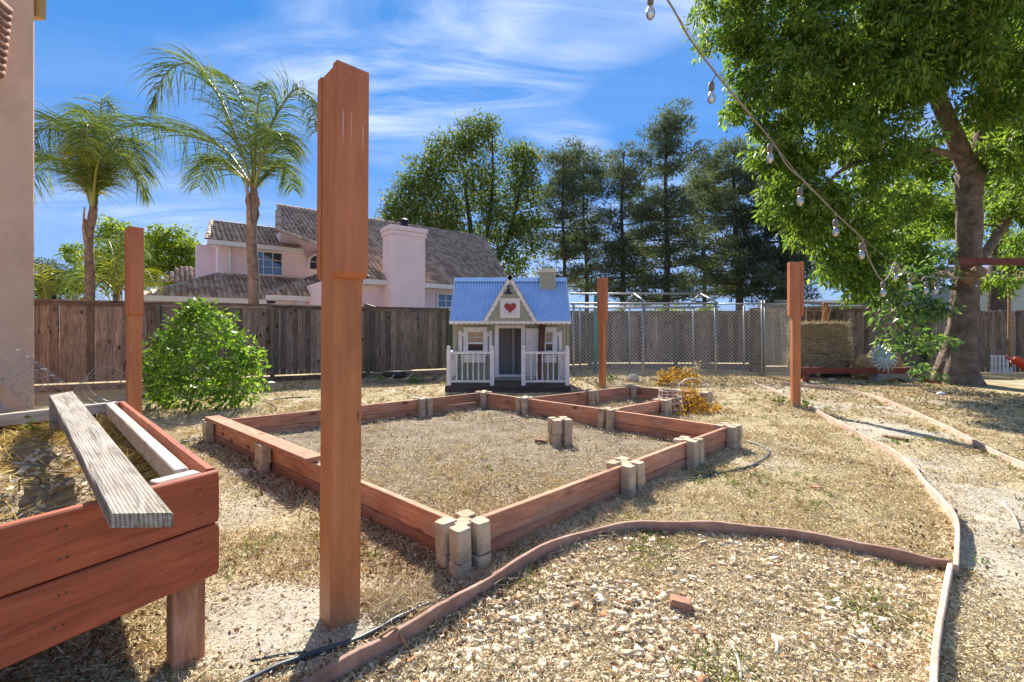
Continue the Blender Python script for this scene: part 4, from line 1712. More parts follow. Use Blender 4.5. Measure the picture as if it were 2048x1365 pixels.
# barn lamp
lc = C(717, 318, YG - .16)
bl = MB()
bl.lathe((lc.x, lc.y, lc.z - .03), [(.098, 0), (.10, .006), (.06, .035), (.032, .06), (.03, .10), (.012, .11)], 16)
lamp = bl.build('barn_lamp', M['black'], ph, smooth=True)
mb = MB()
mb.tube([(lc.x, lc.y, lc.z + .07), (lc.x, lc.y, lc.z + .13), (lc.x, lc.y + .05, lc.z + .155), (lc.x, YG, lc.z + .14)], .009, 8)
mb.lathe((lc.x, YG - .012, lc.z + .14), [(.022, 0), (.022, .012)], 12, 'y')
mb.build('lamp_arm', M['black'], lamp, smooth=True)
# toy chimney
yc = 10.02
a, b = C(1025, 100, yc), C(1175, 245, yc)
mb = MB()
mb.box(a.x, b.x, yc, yc + .26, b.z - .12, a.z)
ch = mb.build('chimney', M['sage'], ph, bevel=.003)
mb = MB()
for x in np.linspace(a.x, b.x, 6)[1:-1]:
    mb.box(x - .002, x + .002, yc - .0015, yc, b.z, a.z)
mb.build('chimney_groove', M['fencep'], ch)
a, b = C(1012, 88, yc - .02), C(1187, 122, yc - .02)
mb = MB()
mb.box(a.x, b.x, yc - .02, yc + .29, b.z, a.z)
mb.build('chimney_cap', M['cream'], ch, bevel=.004)
# door frame
rb('door_jamb', 582, 660, 622, 1150, YW - .03, .03, M['white'])
rb('door_jamb', 840, 660, 882, 1150, YW - .03, .03, M['white'])
a, b, c_, d_ = C(575, 632, YW - .04), C(885, 632, YW - .04), C(872, 668, YW - .04), C(590, 668, YW - .04)
mb = MB()
mb.prism([a, b, c_, d_], (0, .04, 0))
mb.build('door_header', M['white'], ph)
rb('threshold', 600, 1120, 845, 1142, YW - .04, .06, M['white'])
rb('threshold_riser', 600, 1142, 845, 1178, YW - .02, .02, M['sage'])
# open half door against the wall with panel battens
dr = rb('door', 886, 668, 1010, 1128, YW - .05, .022, M['white'])
for (q0, q1, q2, q3) in ((886, 668, 1010, 702), (886, 845, 1010, 880), (886, 702, 905, 845), (992, 702, 1010, 845), (886, 1100, 985, 1135), (893, 1140, 975, 1160)):
    rb('batten', q0, q1, q2, q3, YW - .064, .012, M['white'], dr, .002)


def window(cx0, cx1, hx0, hx1, shl, shr, box, parent=ph):
    a, b, c_, d_ = C(hx0, 657, YW - .035), C(hx1, 657, YW - .035), C(hx1 - 16, 692, YW - .035), C(hx0 + 16, 692, YW - .035)
    mb = MB()
    mb.prism([a, b, c_, d_], (0, .035, 0))
    w = mb.build('window', M['white'], parent)
    rb('window_side', cx0 - 42, 692, cx0, 905, YW - .03, .03, M['white'], w)
    rb('window_side', cx1, 692, cx1 + 42, 905, YW - .03, .03, M['white'], w)
    rb('sash', cx0, 692, cx1, 706, YW - .015, .02, M['white'], w)
    rb('sash', cx0, 803, cx1, 822, YW - .022, .025, M['white'], w)
    rb('sash', cx0, 886, cx1, 905, YW - .015, .02, M['white'], w)
    rb('muntin', cx0, 750, cx1, 758, YW - .012, .014, M['cream'], w)
    xm_ = (cx0 + cx1) / 2
    if cx1 - cx0 > 100:
        rb('muntin', xm_ - 4, 706, xm_ + 4, 803, YW - .010, .012, M['cream'], w)
    rb('pane_backing', cx0, 704, cx1, 804, YW + .006, .004, M['tan'], w, 0)  # tan board added behind the upper panes, covering the dark interior
    rb('pane', cx0, 822, cx1, 886, YW + .004, .004, M['glassd'], w, 0)
    for s_ in (shl, shr):
        if s_:
            sh = rb('shutter', s_[0], 692, s_[0] + 34, 893, YW - .032, .014, M['white'], parent)
            rb('shutter_slat', s_[0] + 46, 692, s_[0] + 78, 893, YW - .032, .014, M['white'], sh)
            rb('shutter_bar', s_[0] - 2, 714, s_[0] + 80, 746, YW - .046, .013, M['white'], sh)
    if box:
        rb('window_box', box[0], 940, box[1], 1002, YW - .13, .11, M['white'], parent)
        rb('box_rim', box[0] - 8, 930, box[1] + 8, 944, YW - .14, .13, M['white'], parent)


window(322, 468, 270, 515, (230,), (480,), (278, 492))
window(1080, 1145, 1010, 1192, None, (1160,), (1055, 1185))


# porch rails
def railpost(x, y, h=.78):
    mb = MB()
    w = .041
    mb.box(x - w, x + w, y - w, y + w, DZ - .01, DZ + h - .075)
    mb.lathe((x, y, DZ + h - .075), [(.03, 0), (.024, .012), (.04, .03), (.041, .045), (.03, .066), (.012, .077)], 10)
    return mb.build('rail_post', M['white'], ph, bevel=.003)


yr_ = YD + .06
SP = MB()
zb0, zb1 = C(0, 1185, yr_).z, C(0, 905, yr_).z
hB = zb1 - zb0
SP.lathe((0, 0, 0), [(.016, 0), (.016, hB * .16), (.011, hB * .18), (.018, hB * .24), (.012, hB * .32), (.0105, hB * .5), (.013, hB * .68), (.019, hB * .78), (.010, hB * .84), (.016, hB * .86), (.016, hB)], 8)
spin = bpy.data.meshes.new('baluster')
spin.from_pydata(SP.v, [], SP.f)
spin.update()
spin.polygons.foreach_set('use_smooth', [True] * len(spin.polygons))
spin.materials.append(M['white'])


def rail(xa, xb, y, sp_x):
    zt = C(0, 907, yr_).z
    plank('top_rail', (xa, y, zt), (xb, y, zt), .045, .05, M['white'], ph)
    plank('bottom_rail', (xa, y, zb0), (xb, y, zb0), .045, .04, M['white'], ph)
    for x in sp_x:
        put(bpy.data.objects.new('baluster', spin), Matrix.Translation((x, y, zb0)), ph)


px_ = lambda c: C(c, 0, yr_).x
for c_ in (135, 557, 862, 1289):
    railpost(px_(c_), yr_)
rail(px_(135), px_(557), yr_, [px_(c_) for c_ in (213, 265, 318, 372, 425, 480)])
rail(px_(862), px_(1289), yr_, [px_(c_) for c_ in (935, 992, 1047, 1100, 1153, 1207)])
for c_ in (135, 1289):
    x = px_(c_)
    railpost(x + (.02 if c_ < 500 else -.02), YW - .06, .66)
    xx = x + (.01 if c_ < 500 else -.01)
    zt = C(0, 907, yr_).z
    plank('top_rail', (xx, yr_, zt), (xx, YW - .06, zt), .045, .05, M['white'], ph)
    plank('bottom_rail', (xx, yr_, zb0), (xx, YW - .06, zb0), .045, .04, M['white'], ph)
    for i in range(1, 7):
        put(bpy.data.objects.new('baluster', spin), Matrix.Translation((xx, yr_ + (YW - .06 - yr_) * i / 7, zb0)), ph)
# board leaning inside the porch
a, b = C(1020, 1180, yr_ + .2), C(1044, 632, YW - .09)
o = plank('leaning_board', (a.x, a.y, DZ), (b.x, b.y, b.z), .14, .035, M['brownwood'], None, wd=(1, 0, 0))
tag(o, 'brown board leaning upright on the right side of the playhouse porch', 'board')
# thin stake in front
sp0 = G(1090, 802)
mb = MB()
mb.tube([(sp0.x, sp0.y, .0), (sp0.x - .005, sp0.y, .62)], .005, 6)
tag(mb.build('rusty_stake', M['brownwood']), 'thin rusty stake standing at the back corner of the large bed', 'stake')

# ------------------------------------------------------------------ chain link pen
kn = thing('chain_link_pen', (4, 11.8, 0), 'galvanised chain link dog pen with pipe roof frame right of the playhouse', 'dog pen')
KY = 11.74
KZ = P(0, 606, KY).z


def kx(px, Y=KY):
    return (px - CX) / FPX * Y


def pipe(name, p0, p1, r=.03, mat='galv', parent=kn):
    mb = MB()
    mb.tube([p0, p1], r, 8)
    return mb.build(name, M[mat], parent, smooth=True)


KYB = 13.2
for px in (1147, 1286, 1431, 1524, 1530):
    pipe('pipe_post', (kx(px), KY, -.05), (kx(px), KY, KZ + (.0 if px < 1500 else .06)), .032 if px in (1286, 1431) else .026)
for px, y in ((1259, KYB), (1387, KYB), (1488, 12.4), (1160, KYB)):
    pipe('rear_post', (kx(px, y), y, -.05), (kx(px, y), y, KZ - .05), .025)
pipe('top_rail', (kx(1140), KY, KZ - .02), (kx(1432), KY, KZ - .02), .027)
pipe('top_rail', (kx(1432), KY, KZ - .03), (kx(1575), KY - .1, KZ - .03), .018)
pipe('rear_rail', (kx(1140, KYB), KYB, KZ - .03), (kx(1432, KYB) + .1, KYB, KZ - .03), .027)
pipe('middle_rail', (kx(1140), KY, KZ - .13), (kx(1390), KY, KZ - .13), .024)
yrg = 12.5
zrg = P(0, 588, yrg).z
pipe('ridge_pipe', (kx(1140, yrg), yrg, zrg), (kx(1401, yrg), yrg, zrg), .026)
for px in (1268, 1401):
    xr = kx(px, yrg)
    pipe('rafter_pipe', (xr, yrg, zrg), (xr + .12, KY, KZ), .026)
    pipe('rafter_pipe', (xr, yrg, zrg), (xr - .1, KYB, KZ - .03), .026)
for px in (1147, 1524):
    pipe('side_rail', (kx(px), KY, KZ - .02), (kx(px) * KYB / KY * .98, KYB, KZ - .03), .022)


def chainlink(name, a, b, z0, z1, pitch, r, parent):
    a, b = Vector(a), Vector(b)
    d = (b - a)
    L = d.length
    d.normalize()
    nrm = Vector((-d.y, d.x, 0))
    Hh = z1 - z0
    mb = MB()
    s = -Hh
    i = 0
    while s < L:
        for sg in (1, -1):
            if sg > 0:
                t0, t1 = max(0, -s), min(Hh, L - s)
                if t1 - t0 < .05:
                    continue
                p, q_ = a + d * (s + t0), a + d * (s + t1)
                z_a, z_b = z0 + t0, z0 + t1
            else:
                s2 = s + Hh
                t0, t1 = max(0, s2 - L), min(Hh, s2)
                if t1 - t0 < .05:
                    continue
                p, q_ = a + d * (s2 - t0), a + d * (s2 - t1)
                z_a, z_b = z0 + t0, z0 + t1
            o_ = nrm * (.003 * sg)
            mb.tube([lift(p + o_, z_a), lift(q_ + o_, z_b)], r, 4, cap=False)
        s += pitch
    o = mb.build(name, M['link'], parent)
    o['kind'] = 'stuff'
    return o


chainlink('chain_link_mesh', (kx(1147), KY + .03, 0), (kx(1524), KY + .03, 0), .03, KZ - .03, .095, .0033, kn)
sp1 = (7.12, 11.25)
chainlink('chain_link_mesh', (kx(1532), KY, 0), (sp1[0], sp1[1], 0), .03, KZ - .03, .07, .0024, kn)
pipe('pipe_post', (sp1[0], sp1[1], -.05), (sp1[0], sp1[1], KZ - .3), .026)
for px in (1147, 1524):
    for z in (.45, .9, 1.35, 1.7):
        mb = MB()
        mb.lathe((kx(px), KY, z), [(.036, 0), (.036, .02)], 10)
        mb.build('clamp', M['galv'], kn)
mb = MB()
mb.tube([P(1191, 585, 13.0), P(1191, 622, 13.0), lift(P(1191, 622, 13.0), 0)], .055, 8)
tag(mb.build('teal_pole', M['teal'], smooth=True), 'teal plastic covered pole behind the far post', 'pole')

# ------------------------------------------------------------------ hay, log, sun ornament, bench beam


def bale(cx, y, z, L, D, Hh, rot, label):
    root = thing('hay_bale', (cx, y, z), label, 'hay bale', 'stacked hay bales')
    nx_, ny_, nz_ = 14, 6, 6
    bmv, idx, fs = [], {}, []

    def vid(i, j, k):
        if (i, j, k) not in idx:
            u_, v_, w_ = i / nx_ * 2 - 1, j / ny_ * 2 - 1, k / nz_ * 2 - 1
            rr = 1 - .07 * (u_ ** 6 + v_ ** 6 + w_ ** 6 - 1) * .9
            amp = .03
            q_ = Vector((u_ * L / 2 * rr, v_ * D / 2 * rr, (w_ + 1) * Hh / 2))
            q_ += Vector((random.uniform(-amp, amp), random.uniform(-amp, amp), random.uniform(-amp, amp) * (.6 if 0 < k else .1)))
            q_ = Matrix.Rotation(rot, 3, 'Z') @ q_
            idx[(i, j, k)] = len(bmv)
            bmv.append(q_ + Vector((cx, y, z)))
        return idx[(i, j, k)]
    for i in range(nx_):
        for j in range(ny_):
            fs.append((vid(i, j, 0), vid(i, j + 1, 0), vid(i + 1, j + 1, 0), vid(i + 1, j, 0)))
            fs.append((vid(i, j, nz_), vid(i + 1, j, nz_), vid(i + 1, j + 1, nz_), vid(i, j + 1, nz_)))
    for i in range(nx_):
        for k in range(nz_):
            fs.append((vid(i, 0, k), vid(i + 1, 0, k), vid(i + 1, 0, k + 1), vid(i, 0, k + 1)))
            fs.append((vid(i, ny_, k), vid(i, ny_, k + 1), vid(i + 1, ny_, k + 1), vid(i + 1, ny_, k)))
    for j in range(ny_):
        for k in range(nz_):
            fs.append((vid(0, j, k), vid(0, j, k + 1), vid(0, j + 1, k + 1), vid(0, j + 1, k)))
            fs.append((vid(nx_, j, k), vid(nx_, j + 1, k), vid(nx_, j + 1, k + 1), vid(nx_, j, k + 1)))
    mb = MB()
    mb.add(bmv, fs)
    mb.build('bale_body', M['haybody'], root)
    n = 2600
    u_ = RNG.uniform(-.5, .5, (n, 3)) * np.array([L, D, Hh])
    face = RNG.integers(0, 4, n)
    u_[face <= 1, 1] = -D / 2
    u_[face == 2, 2] = Hh / 2
    u_[face == 3, 0] = np.where(RNG.random((face == 3).sum()) < .5, -L / 2, L / 2)
    d_ = RNG.normal(size=(n, 3)) * np.array([1, .35, .8])
    ca, sa = math.cos(rot), math.sin(rot)
    pos = np.stack([u_[:, 0] * ca - u_[:, 1] * sa + cx, u_[:, 0] * sa + u_[:, 1] * ca + y, u_[:, 2] + Hh / 2 + z], -1)
    quadmesh('stalks', leaves(pos, d_, RNG.uniform(.06, .16, n), RNG.uniform(.006, .011, n), .4), M['hay'], root, 'stuff')
    for f in (-.25, .25):
        pass
    return root


HYB = 11.3
bx = (P(1600, 0, HYB).x + P(1703, 0, HYB).x) / 2
BL = P(1703, 0, HYB).x - P(1596, 0, HYB).x
bz = P(0, 737, HYB).z
hh = (P(0, 645, HYB).z - bz) / 3
for k in range(3):
    bale(bx + (.0, .05, -.05)[k], HYB + .28 + (0, .03, -.02)[k], bz + k * hh, BL + (.06, -.04, -.08)[k], .50, hh * .93, R((0, 2, -2)[k]),
         ('bottom hay bale of the grey brown stack by the path', 'middle hay bale of the stack by the path', 'top hay bale of the stack with loose straw on it')[k])
for k, x in enumerate((bx - .45, bx + .45)):
    mb = MB()
    mb.box(x - .25, x + .25, HYB + .06, HYB + .5, -.03, bz - .004)
    tag(mb.build('hay_pallet', M['darkwood'], bevel=.01), ('left', 'right')[k] + ' dark wooden bearer under the hay stack', 'wood bearer', 'bearers under the hay')
bmy = 10.55
z0, z1 = P(0, 747, bmy).z, P(0, 735, bmy).z
bench = thing('bench_beam', (P(1700, 0, bmy).x, bmy, 0), 'long red beam resting low in front of the hay bales on a concrete arch', 'beam')
plank('beam', (P(1590, 0, bmy).x, bmy, (z0 + z1) / 2), (P(1815, 0, bmy).x, bmy, (z0 + z1) / 2 - .01), z1 - z0, .12, M['beam'], bench)
plank('brace', (P(1811, 0, bmy).x, bmy - .02, z0 + .1), (P(1836, 0, bmy).x, bmy - .35, .0), .12, .05, M['beam'], bench, wd=(0, 0, 1))
plank('foot', (P(1612, 0, bmy).x, bmy, -.03), (P(1612, 0, bmy).x, bmy, z0), .1, .1, M['beam'], bench, wd=(1, 0, 0))
# concrete arch
ax = P(1782, 0, bmy).x
w = .46
pts = [Vector((ax - w, bmy - .1, -.02)), Vector((ax - w * .8, bmy - .1, z0 - .004)), Vector((ax + w * .8, bmy - .1, z0 - .004)), Vector((ax + w, bmy - .1, -.02))]
for i in range(9):
    t = math.pi * i / 8
    pts.append(Vector((ax + .27 * math.cos(t), bmy - .1, -.02 + .12 * math.sin(t))))
mb = MB()
mb.prism(pts, (0, .2, 0))
tag(mb.build('concrete_arch', M['concrete']), 'grey concrete arch block under the red beam', 'concrete block')


def lump(name, c, r, mat, label, cat, sq=(1, 1, 1), group=None, seed=1, parent=None, n=10, rough=.18):
    rs = np.random.default_rng(seed)
    mb = MB()
    vs_, fs = [], []
    for i in range(n + 1):
        th_ = math.pi * i / n
        for j in range(2 * n):
            ph_ = math.pi * j / n
            k = 1 + (rs.random() - .5) * rough * (1 if 0 < i < n else 0)
            vs_.append((c[0] + r * sq[0] * math.sin(th_) * math.cos(ph_) * k, c[1] + r * sq[1] * math.sin(th_) * math.sin(ph_) * k, c[2] + r * sq[2] * math.cos(th_) * k))
    for i in range(n):
        for j in range(2 * n):
            fs.append((i * 2 * n + j, (i + 1) * 2 * n + j, (i + 1) * 2 * n + (j + 1) % (2 * n), i * 2 * n + (j + 1) % (2 * n)))
    mb.add(vs_, fs)
    o = mb.build(name, mat, parent)
    if label:
        tag(o, label, cat, group)
    return o


# cut log and broken bale behind the ornament
M['logrough'] = rocky('broken_bale', [(.24, .16, .09), (.46, .33, .19), (.60, .46, .29)], 8, 9, .95, 1.0, 22, .06)
lp_ = P(1742, 715, 11.0)
lump('cut_log', (lp_.x, 11.1, .28), .34, M['logrough'], 'rough tan cut log lying behind the metal sun', 'log', (1.05, .7, .95), seed=12, n=12, rough=.30)
lp_ = P(1782, 700, 11.3)
lump('cut_log', (lp_.x, 11.5, .36), .40, M['logrough'], 'second rough cut log standing by the vine, right of the first', 'log', (1.0, .7, 1.05), seed=13, n=12, rough=.30)

# sun ornament
so_y = 10.40
sc_ = P(1767, 716, so_y)
sun_o = thing('sun_ornament', (sc_.x, so_y, z1), 'blue grey metal sun face with wavy rays on the red beam', 'garden ornament')
Ms = Matrix.Translation(sc_) @ Matrix.Rotation(R(-14), 4, 'X')
M['sunmetal'] = rocky('painted_metal', [(.25, .36, .46), (.42, .54, .62), (.55, .62, .66)], 9, 6, .45, .2, 30, .004, 0, .35, dirt=(.35, .18, .08))


def at_m(mb, Mx):
    mb.v = [tuple(Mx @ Vector(v)) for v in mb.v]
    return mb


mb = MB()
mb.lathe((0, 0, 0), [(.17, 0), (.175, -.012), (.16, -.02), (.15, -.012), (.12, -.035), (.06, -.05), (.01, -.054)], 28, 'y')
at_m(mb, Ms)
mb.build('face', M['sunmetal'], sun_o, smooth=True)
mb = MB()
mb.lathe((0, -.052, -.005), [(.022, 0), (.016, -.02), (.004, -.03)], 10, 'y')
for sx in (-1, 1):
    mb.tube([(sx * .03, -.05, .045), (sx * .055, -.048, .058), (sx * .085, -.036, .05)], .007, 6)
    mb.tube([(sx * .035, -.05, .025), (sx * .055, -.047, .018), (sx * .075, -.040, .026)], .006, 6)
mb.tube([(-.05, -.044, -.05), (-.02, -.05, -.068), (.02, -.05, -.068), (.05, -.044, -.05)], .008, 6)
mb.tube([(0, -.054, .05), (0, -.062, .0)], .010, 6)
at_m(mb, Ms)
mb.build('face_relief', M['sunmetal'], sun_o, smooth=True)
for i in range(18):
    t = 2 * math.pi * i / 18
    L_ = (.37 if i % 2 == 0 else .33)
    dx, dz_ = Vector((math.cos(t), 0, math.sin(t))), Vector((-math.sin(t), 0, math.cos(t)))
    ctr = [(.165, 0, .044), (.22, .018, .040), (.27, .008, .030), (.32, -.016, .018), (L_, -.004, .002)]
    lft = [dx * r_ + dz_ * (o_ + w_) for r_, o_, w_ in ctr]
    rgt = [dx * r_ + dz_ * (o_ - w_) for r_, o_, w_ in ctr]
    mid = [dx * r_ + dz_ * o_ + Vector((0, -.012, 0)) for r_, o_, w_ in ctr]
    mb = MB()
    vs_ = lft + mid + rgt + [v + Vector((0, .006, 0)) for v in mid]
    fs = []
    for k in range(4):
        fs += [(k, k + 1, 6 + k, 5 + k), (5 + k, 6 + k, 11 + k, 10 + k), (10 + k, 11 + k, 16 + k, 15 + k), (15 + k, 16 + k, k + 1, k)]
    mb.add(vs_, fs)
    at_m(mb, Ms)
    mb.build('ray', M['sunmetal'], sun_o, smooth=True)

# stones and small things
rk = G(1267, 765)
lump('pale_rock', (rk.x, rk.y, .08), .13, M['rock'], 'white pale rock beside the chain link pen', 'rock', (1, .8, .85), seed=4)
rk = G(1882, 792)
lump('white_ball', (rk.x, rk.y, .035), .07, M['whiteplastic'], 'small white ball shaped stone on the dirt below the big tree', 'stone', (1, .8, .6), seed=5, rough=.05)
rk = G(1665, 762)
lump('white_stone', (rk.x, rk.y, .02), .06, M['rock'], 'white stone on the ground in front of the red beam', 'stone', (1.5, .9, .6), seed=6)
rk = G(480, 945)
lump('flat_stone', (rk.x, rk.y, .0), .10, M['rock'], 'flat pale stone on the earth left of the large bed', 'stone', (1.3, .9, .2), seed=8)

# low wooden frame with weeds and a tyre by the fence
fr0 = [G(730, 768), G(862, 766), G(880, 752), G(745, 752)]
lf = thing('ground_frame', (fr0[0].x, fr0[0].y, 0), 'low weathered wooden frame lying on the ground before the fence', 'wooden frame')
for i in range(4):
    plank('frame_board', lift(fr0[i], .04), lift(fr0[(i + 1) % 4], .04), .10, .035, M['grey'], lf)
for f in (.36, .62):
    plank('cross_bar', lift(fr0[0].lerp(fr0[1], f), .085), lift(fr0[3].lerp(fr0[2], f), .085), .03, .012, M['pale'], lf, wd=(1, 0, 0))
for k, (px, py, tz, lab, ti) in enumerate(((768, 752, .18, 'black rubber tyre leaning on another before the fence', -.35), (790, 755, .07, 'black rubber tyre lying flat under the leaning one', 0))):
    p = G(px, py)
    mb = MB()
    prof = [(.17, 0), (.25, .0), (.29, .03), (.30, .07), (.29, .11), (.25, .14), (.17, .14), (.165, .07), (.17, 0)]
    vs_, fs = [], []
    nn = 20
    for r_, h_ in prof[:-1]:
        for j in range(nn):
            t = 2 * math.pi * j / nn
            vs_.append(Vector((r_ * math.cos(t), r_ * math.sin(t), h_ - .07)))
    m_ = len(prof) - 1
    for i in range(m_):
        for j in range(nn):
            fs.append((i * nn + j, i * nn + (j + 1) % nn, ((i + 1) % m_) * nn + (j + 1) % nn, ((i + 1) % m_) * nn + j))
    mb.add(vs_, fs)
    at_m(mb, Matrix.Translation((p.x, p.y, tz)) @ Matrix.Rotation(ti, 4, 'Y'))
    tag(mb.build('tyre', M['rubber'], smooth=True), lab, 'tyre', 'old tyres by the fence')


# ------------------------------------------------------------------ wire cages
def cage(c, r0, r1, h, nring, nbar, label, Mx=None, r=.004, mat='wire', group='wire plant cages'):
    root = thing('wire_cage', (c[0], c[1], 0), label, 'wire cage', group)
    Mx = Mx or Matrix()
    base = Matrix.Translation(c) @ Mx
    for i in range(nring):
        f = i / (nring - 1)
        rr = r0 + (r1 - r0) * f
        mb = MB()
        pts = [base @ Vector((rr * math.cos(2 * math.pi * k / 20), rr * math.sin(2 * math.pi * k / 20), h * f)) for k in range(21)]
        mb.tube(pts, r, 4, cap=False)
        mb.build('ring', M[mat], root)
    mb = MB()
    for k in range(nbar):
        t = 2 * math.pi * k / nbar
        mb.tube([base @ Vector((r0 * math.cos(t), r0 * math.sin(t), -.03)), base @ Vector((r1 * math.cos(t), r1 * math.sin(t), h))], r, 4)
    mb.build('upright_wires', M[mat], root)
    return root


c = G(1340, 828)
cage((c.x, c.y, .0), .20, .15, .34, 5, 12, 'pale wire plant cage standing in the smaller bed', mat='whitewire')
c = G(1385, 812)
mb = MB()
pts = [Vector((c.x + .26 * math.cos(t), c.y, .20 + .24 * math.sin(t))) for t in np.linspace(-.3, 2.9, 16)]
mb.tube(pts, .010, 6)
tag(mb.build('hoop', M['whitewire'], smooth=True), 'white hoop arching out of the smaller bed beside the orange plant', 'hoop')
tilt = Matrix.Rotation(R(58), 4, 'Y') @ Matrix.Rotation(R(10), 4, 'X')
cage((-6.5, 6.3, .30), .24, .20, .75, 6, 12, 'rusty wire cage tipped against the stucco wall corner', Matrix.Rotation(R(-50), 4, 'Y'), .0035)
cage((-6.1, 6.35, .12), .20, .28, .65, 6, 14, 'wire cage lying on its side behind the raised planter', tilt, .0035)
cage((-7.0, 5.95, .05), .22, .22, .6, 7, 14, 'grid wire cage leaning low beside the house wall behind the planter', Matrix.Rotation(R(-35), 4, 'Y'), .0035)

# ------------------------------------------------------------------ own house at the left edge
hw = thing('house', (-9, 5, 0), 'salmon stucco house corner with tiled roof at the left edge', 'house')
mb = MB()
HX, HYY = -7.5, 7.08
mb.box(-13, HX, -2, HYY, -.1, 8.5)
mb.build('wall', M['stucco'], hw, bevel=.03)
mb = MB()
v0 = P(34, 764, 6.85)
mb.box(HX - .01, HX + .06, 6.45, 6.62, v0.z - .06, v0.z + .04)
mb.build('wall_vent', M['stucco'], hw, bevel=.01)
mb = MB()
fz = P(73, 58, 7.4).z
mb.obox((-8.2, HYY + .02, fz), (.74, 0, .0), (0, .10, 0), (.02, 0, .6))
mb.build('eave_fascia', M['ochre'], hw)
lowroof = None


def tile_part(name, origin, U, V, nu_, nv_, tw, tl, mat, parent, keep=None, curve=.075):
    """barrel tiles on a plane: U along the eave, V up the slope"""
    U, V = Vector(U).normalized(), Vector(V).normalized()
    Nn = U.cross(V)
    if Nn.z < 0:
        Nn = -Nn
    O = np.array(origin)
    u3, v3, n3 = np.array(U), np.array(V), np.array(Nn)
    I, J = np.meshgrid(np.arange(nu_[0], nu_[1]), np.arange(nv_[0], nv_[1]))
    I, J = I.ravel().astype(float), J.ravel().astype(float)
    if keep is not None:
        ok = keep((I + .5) * tw, (J + .5) * tl)
        I, J = I[ok], J[ok]
    n = len(I)
    jit = RNG.normal(0, .006, (n, 2))
    fu = np.array([0, .18, .40, .62, .80, 1.0])
    prof = np.array([0.15, .78, 1.0, .78, .15, .0]) * curve
    vco = np.empty((n, 18, 3))
    for a, (fv, dzz, sc) in enumerate(((-.12, .030, 1.0), (1.0, .0, .85), (-.12, .0, .0))):
        for b in range(6):
            uu = (I + fu[b]) * tw + jit[:, 0]
            vv = (J + fv) * tl + jit[:, 1]
            hh_ = prof[b] * sc + dzz if a < 2 else np.zeros(n) - .01
            vco[:, a * 6 + b] = O + uu[:, None] * u3 + vv[:, None] * v3 + (np.ones(n) * hh_)[:, None] * n3
    fs = [(b, b + 1, 7 + b, 6 + b) for b in range(5)] + [(12 + b, 13 + b, b + 1, b) for b in range(5)]
    return multi(name, vco, fs, mat, None, parent, 'stuff', True)


# lower tiled verge on this wall, just inside the left border
M['tilesolid'] = rocky('clay_tile', [(.20, .085, .06), (.36, .19, .14), (.46, .28, .21)], 9, 7, .9, .5, 40)
for k in range(10):
    zz_ = P(0, 24 + k * 14, 6.5).z
    xo = HX + .245 - .012 * k
    mb = MB()
    mb.tube([(xo, 5.6, zz_ + .25), (xo - .02, 6.02, zz_ + .12), (xo - .03, 6.50, zz_)], [.075, .075, .08], 10)
    mb.build('verge_tile', M['tilesolid'], hw, smooth=True)

# ------------------------------------------------------------------ neighbouring house
NN = (.608, -.794)
UU = Vector((.794, .608, 0))


def PL(px, py, c):
    a, b = (px - CX) / FPX, (HY - py) / FPX
    Y = c / (NN[0] * a + NN[1])
    return Vector((a * Y, Y, CAMH + b * Y))


nh = thing('neighbour_house', PL(600, 662, -20), 'pink stucco two storey house with brown tiled roofs and tall chimney behind the fence', 'house')
NV = Vector((NN[0], NN[1], 0))


def wall(name, px0, px1, ztop, c, parent=nh, depth=3.0, top_px=None, mat='stucco2', z0=-.1):
    a, b = PL(px0, HY, c), PL(px1, HY, c)
    mb = MB()
    mb.obox((a.x, a.y, z0), (b.x - a.x, b.y - a.y, 0), tuple(-NV * depth), (0, 0, ztop - z0))
    return mb.build(name, M[mat], parent)


def roof(name, eave0, eave1, top1, top0, ce, ct, parent=nh, cut=None, tw=.20, tl=.31):
    """roof plane from two eave pixels (on plane ce) and two top pixels (on plane ct)"""
    a, b = PL(*eave0, ce), PL(*eave1, ce)
    zt_ = None
    d_, c_ = PL(*top0, ct), PL(*top1, ct)
    # make it planar: eave level, top level
    ze = (a.z + b.z) / 2
    zt_ = (c_.z + d_.z) / 2
    a.z = b.z = ze
    c_.z = d_.z = zt_
    poly = [a, b, c_, d_]
    if cut:
        nn_ = (b - a).cross(c_ - b).normalized()
        poly += [on_plane(x, y, b, nn_) for x, y in cut]
    root = MB()
    root.add([p - Vector((0, 0, .03)) for p in poly], [tuple(range(len(poly)))])
    r_ = root.build(name, M['tilebed'], parent)
    U = UU
    V = (((c_ + d_) / 2) - ((a + b) / 2))
    V = (V - U * V.dot(U)).normalized()
    if V.z < 0:
        V = -V
    O = a
    p2 = [((p - O).dot(U), (p - O).dot(V)) for p in poly]
    us, vs__ = [p[0] for p in p2], [p[1] for p in p2]
    keep = lambda u, v: inpoly(u, v, p2)
    tile_part('roof_tiles', O, U, V, (int(min(us) / tw) - 1, int(max(us) / tw) + 1), (-1, int(max(vs__) / tl) + 1), tw, tl, M['tile'], r_, keep)
    return r_, (a, b, c_, d_)


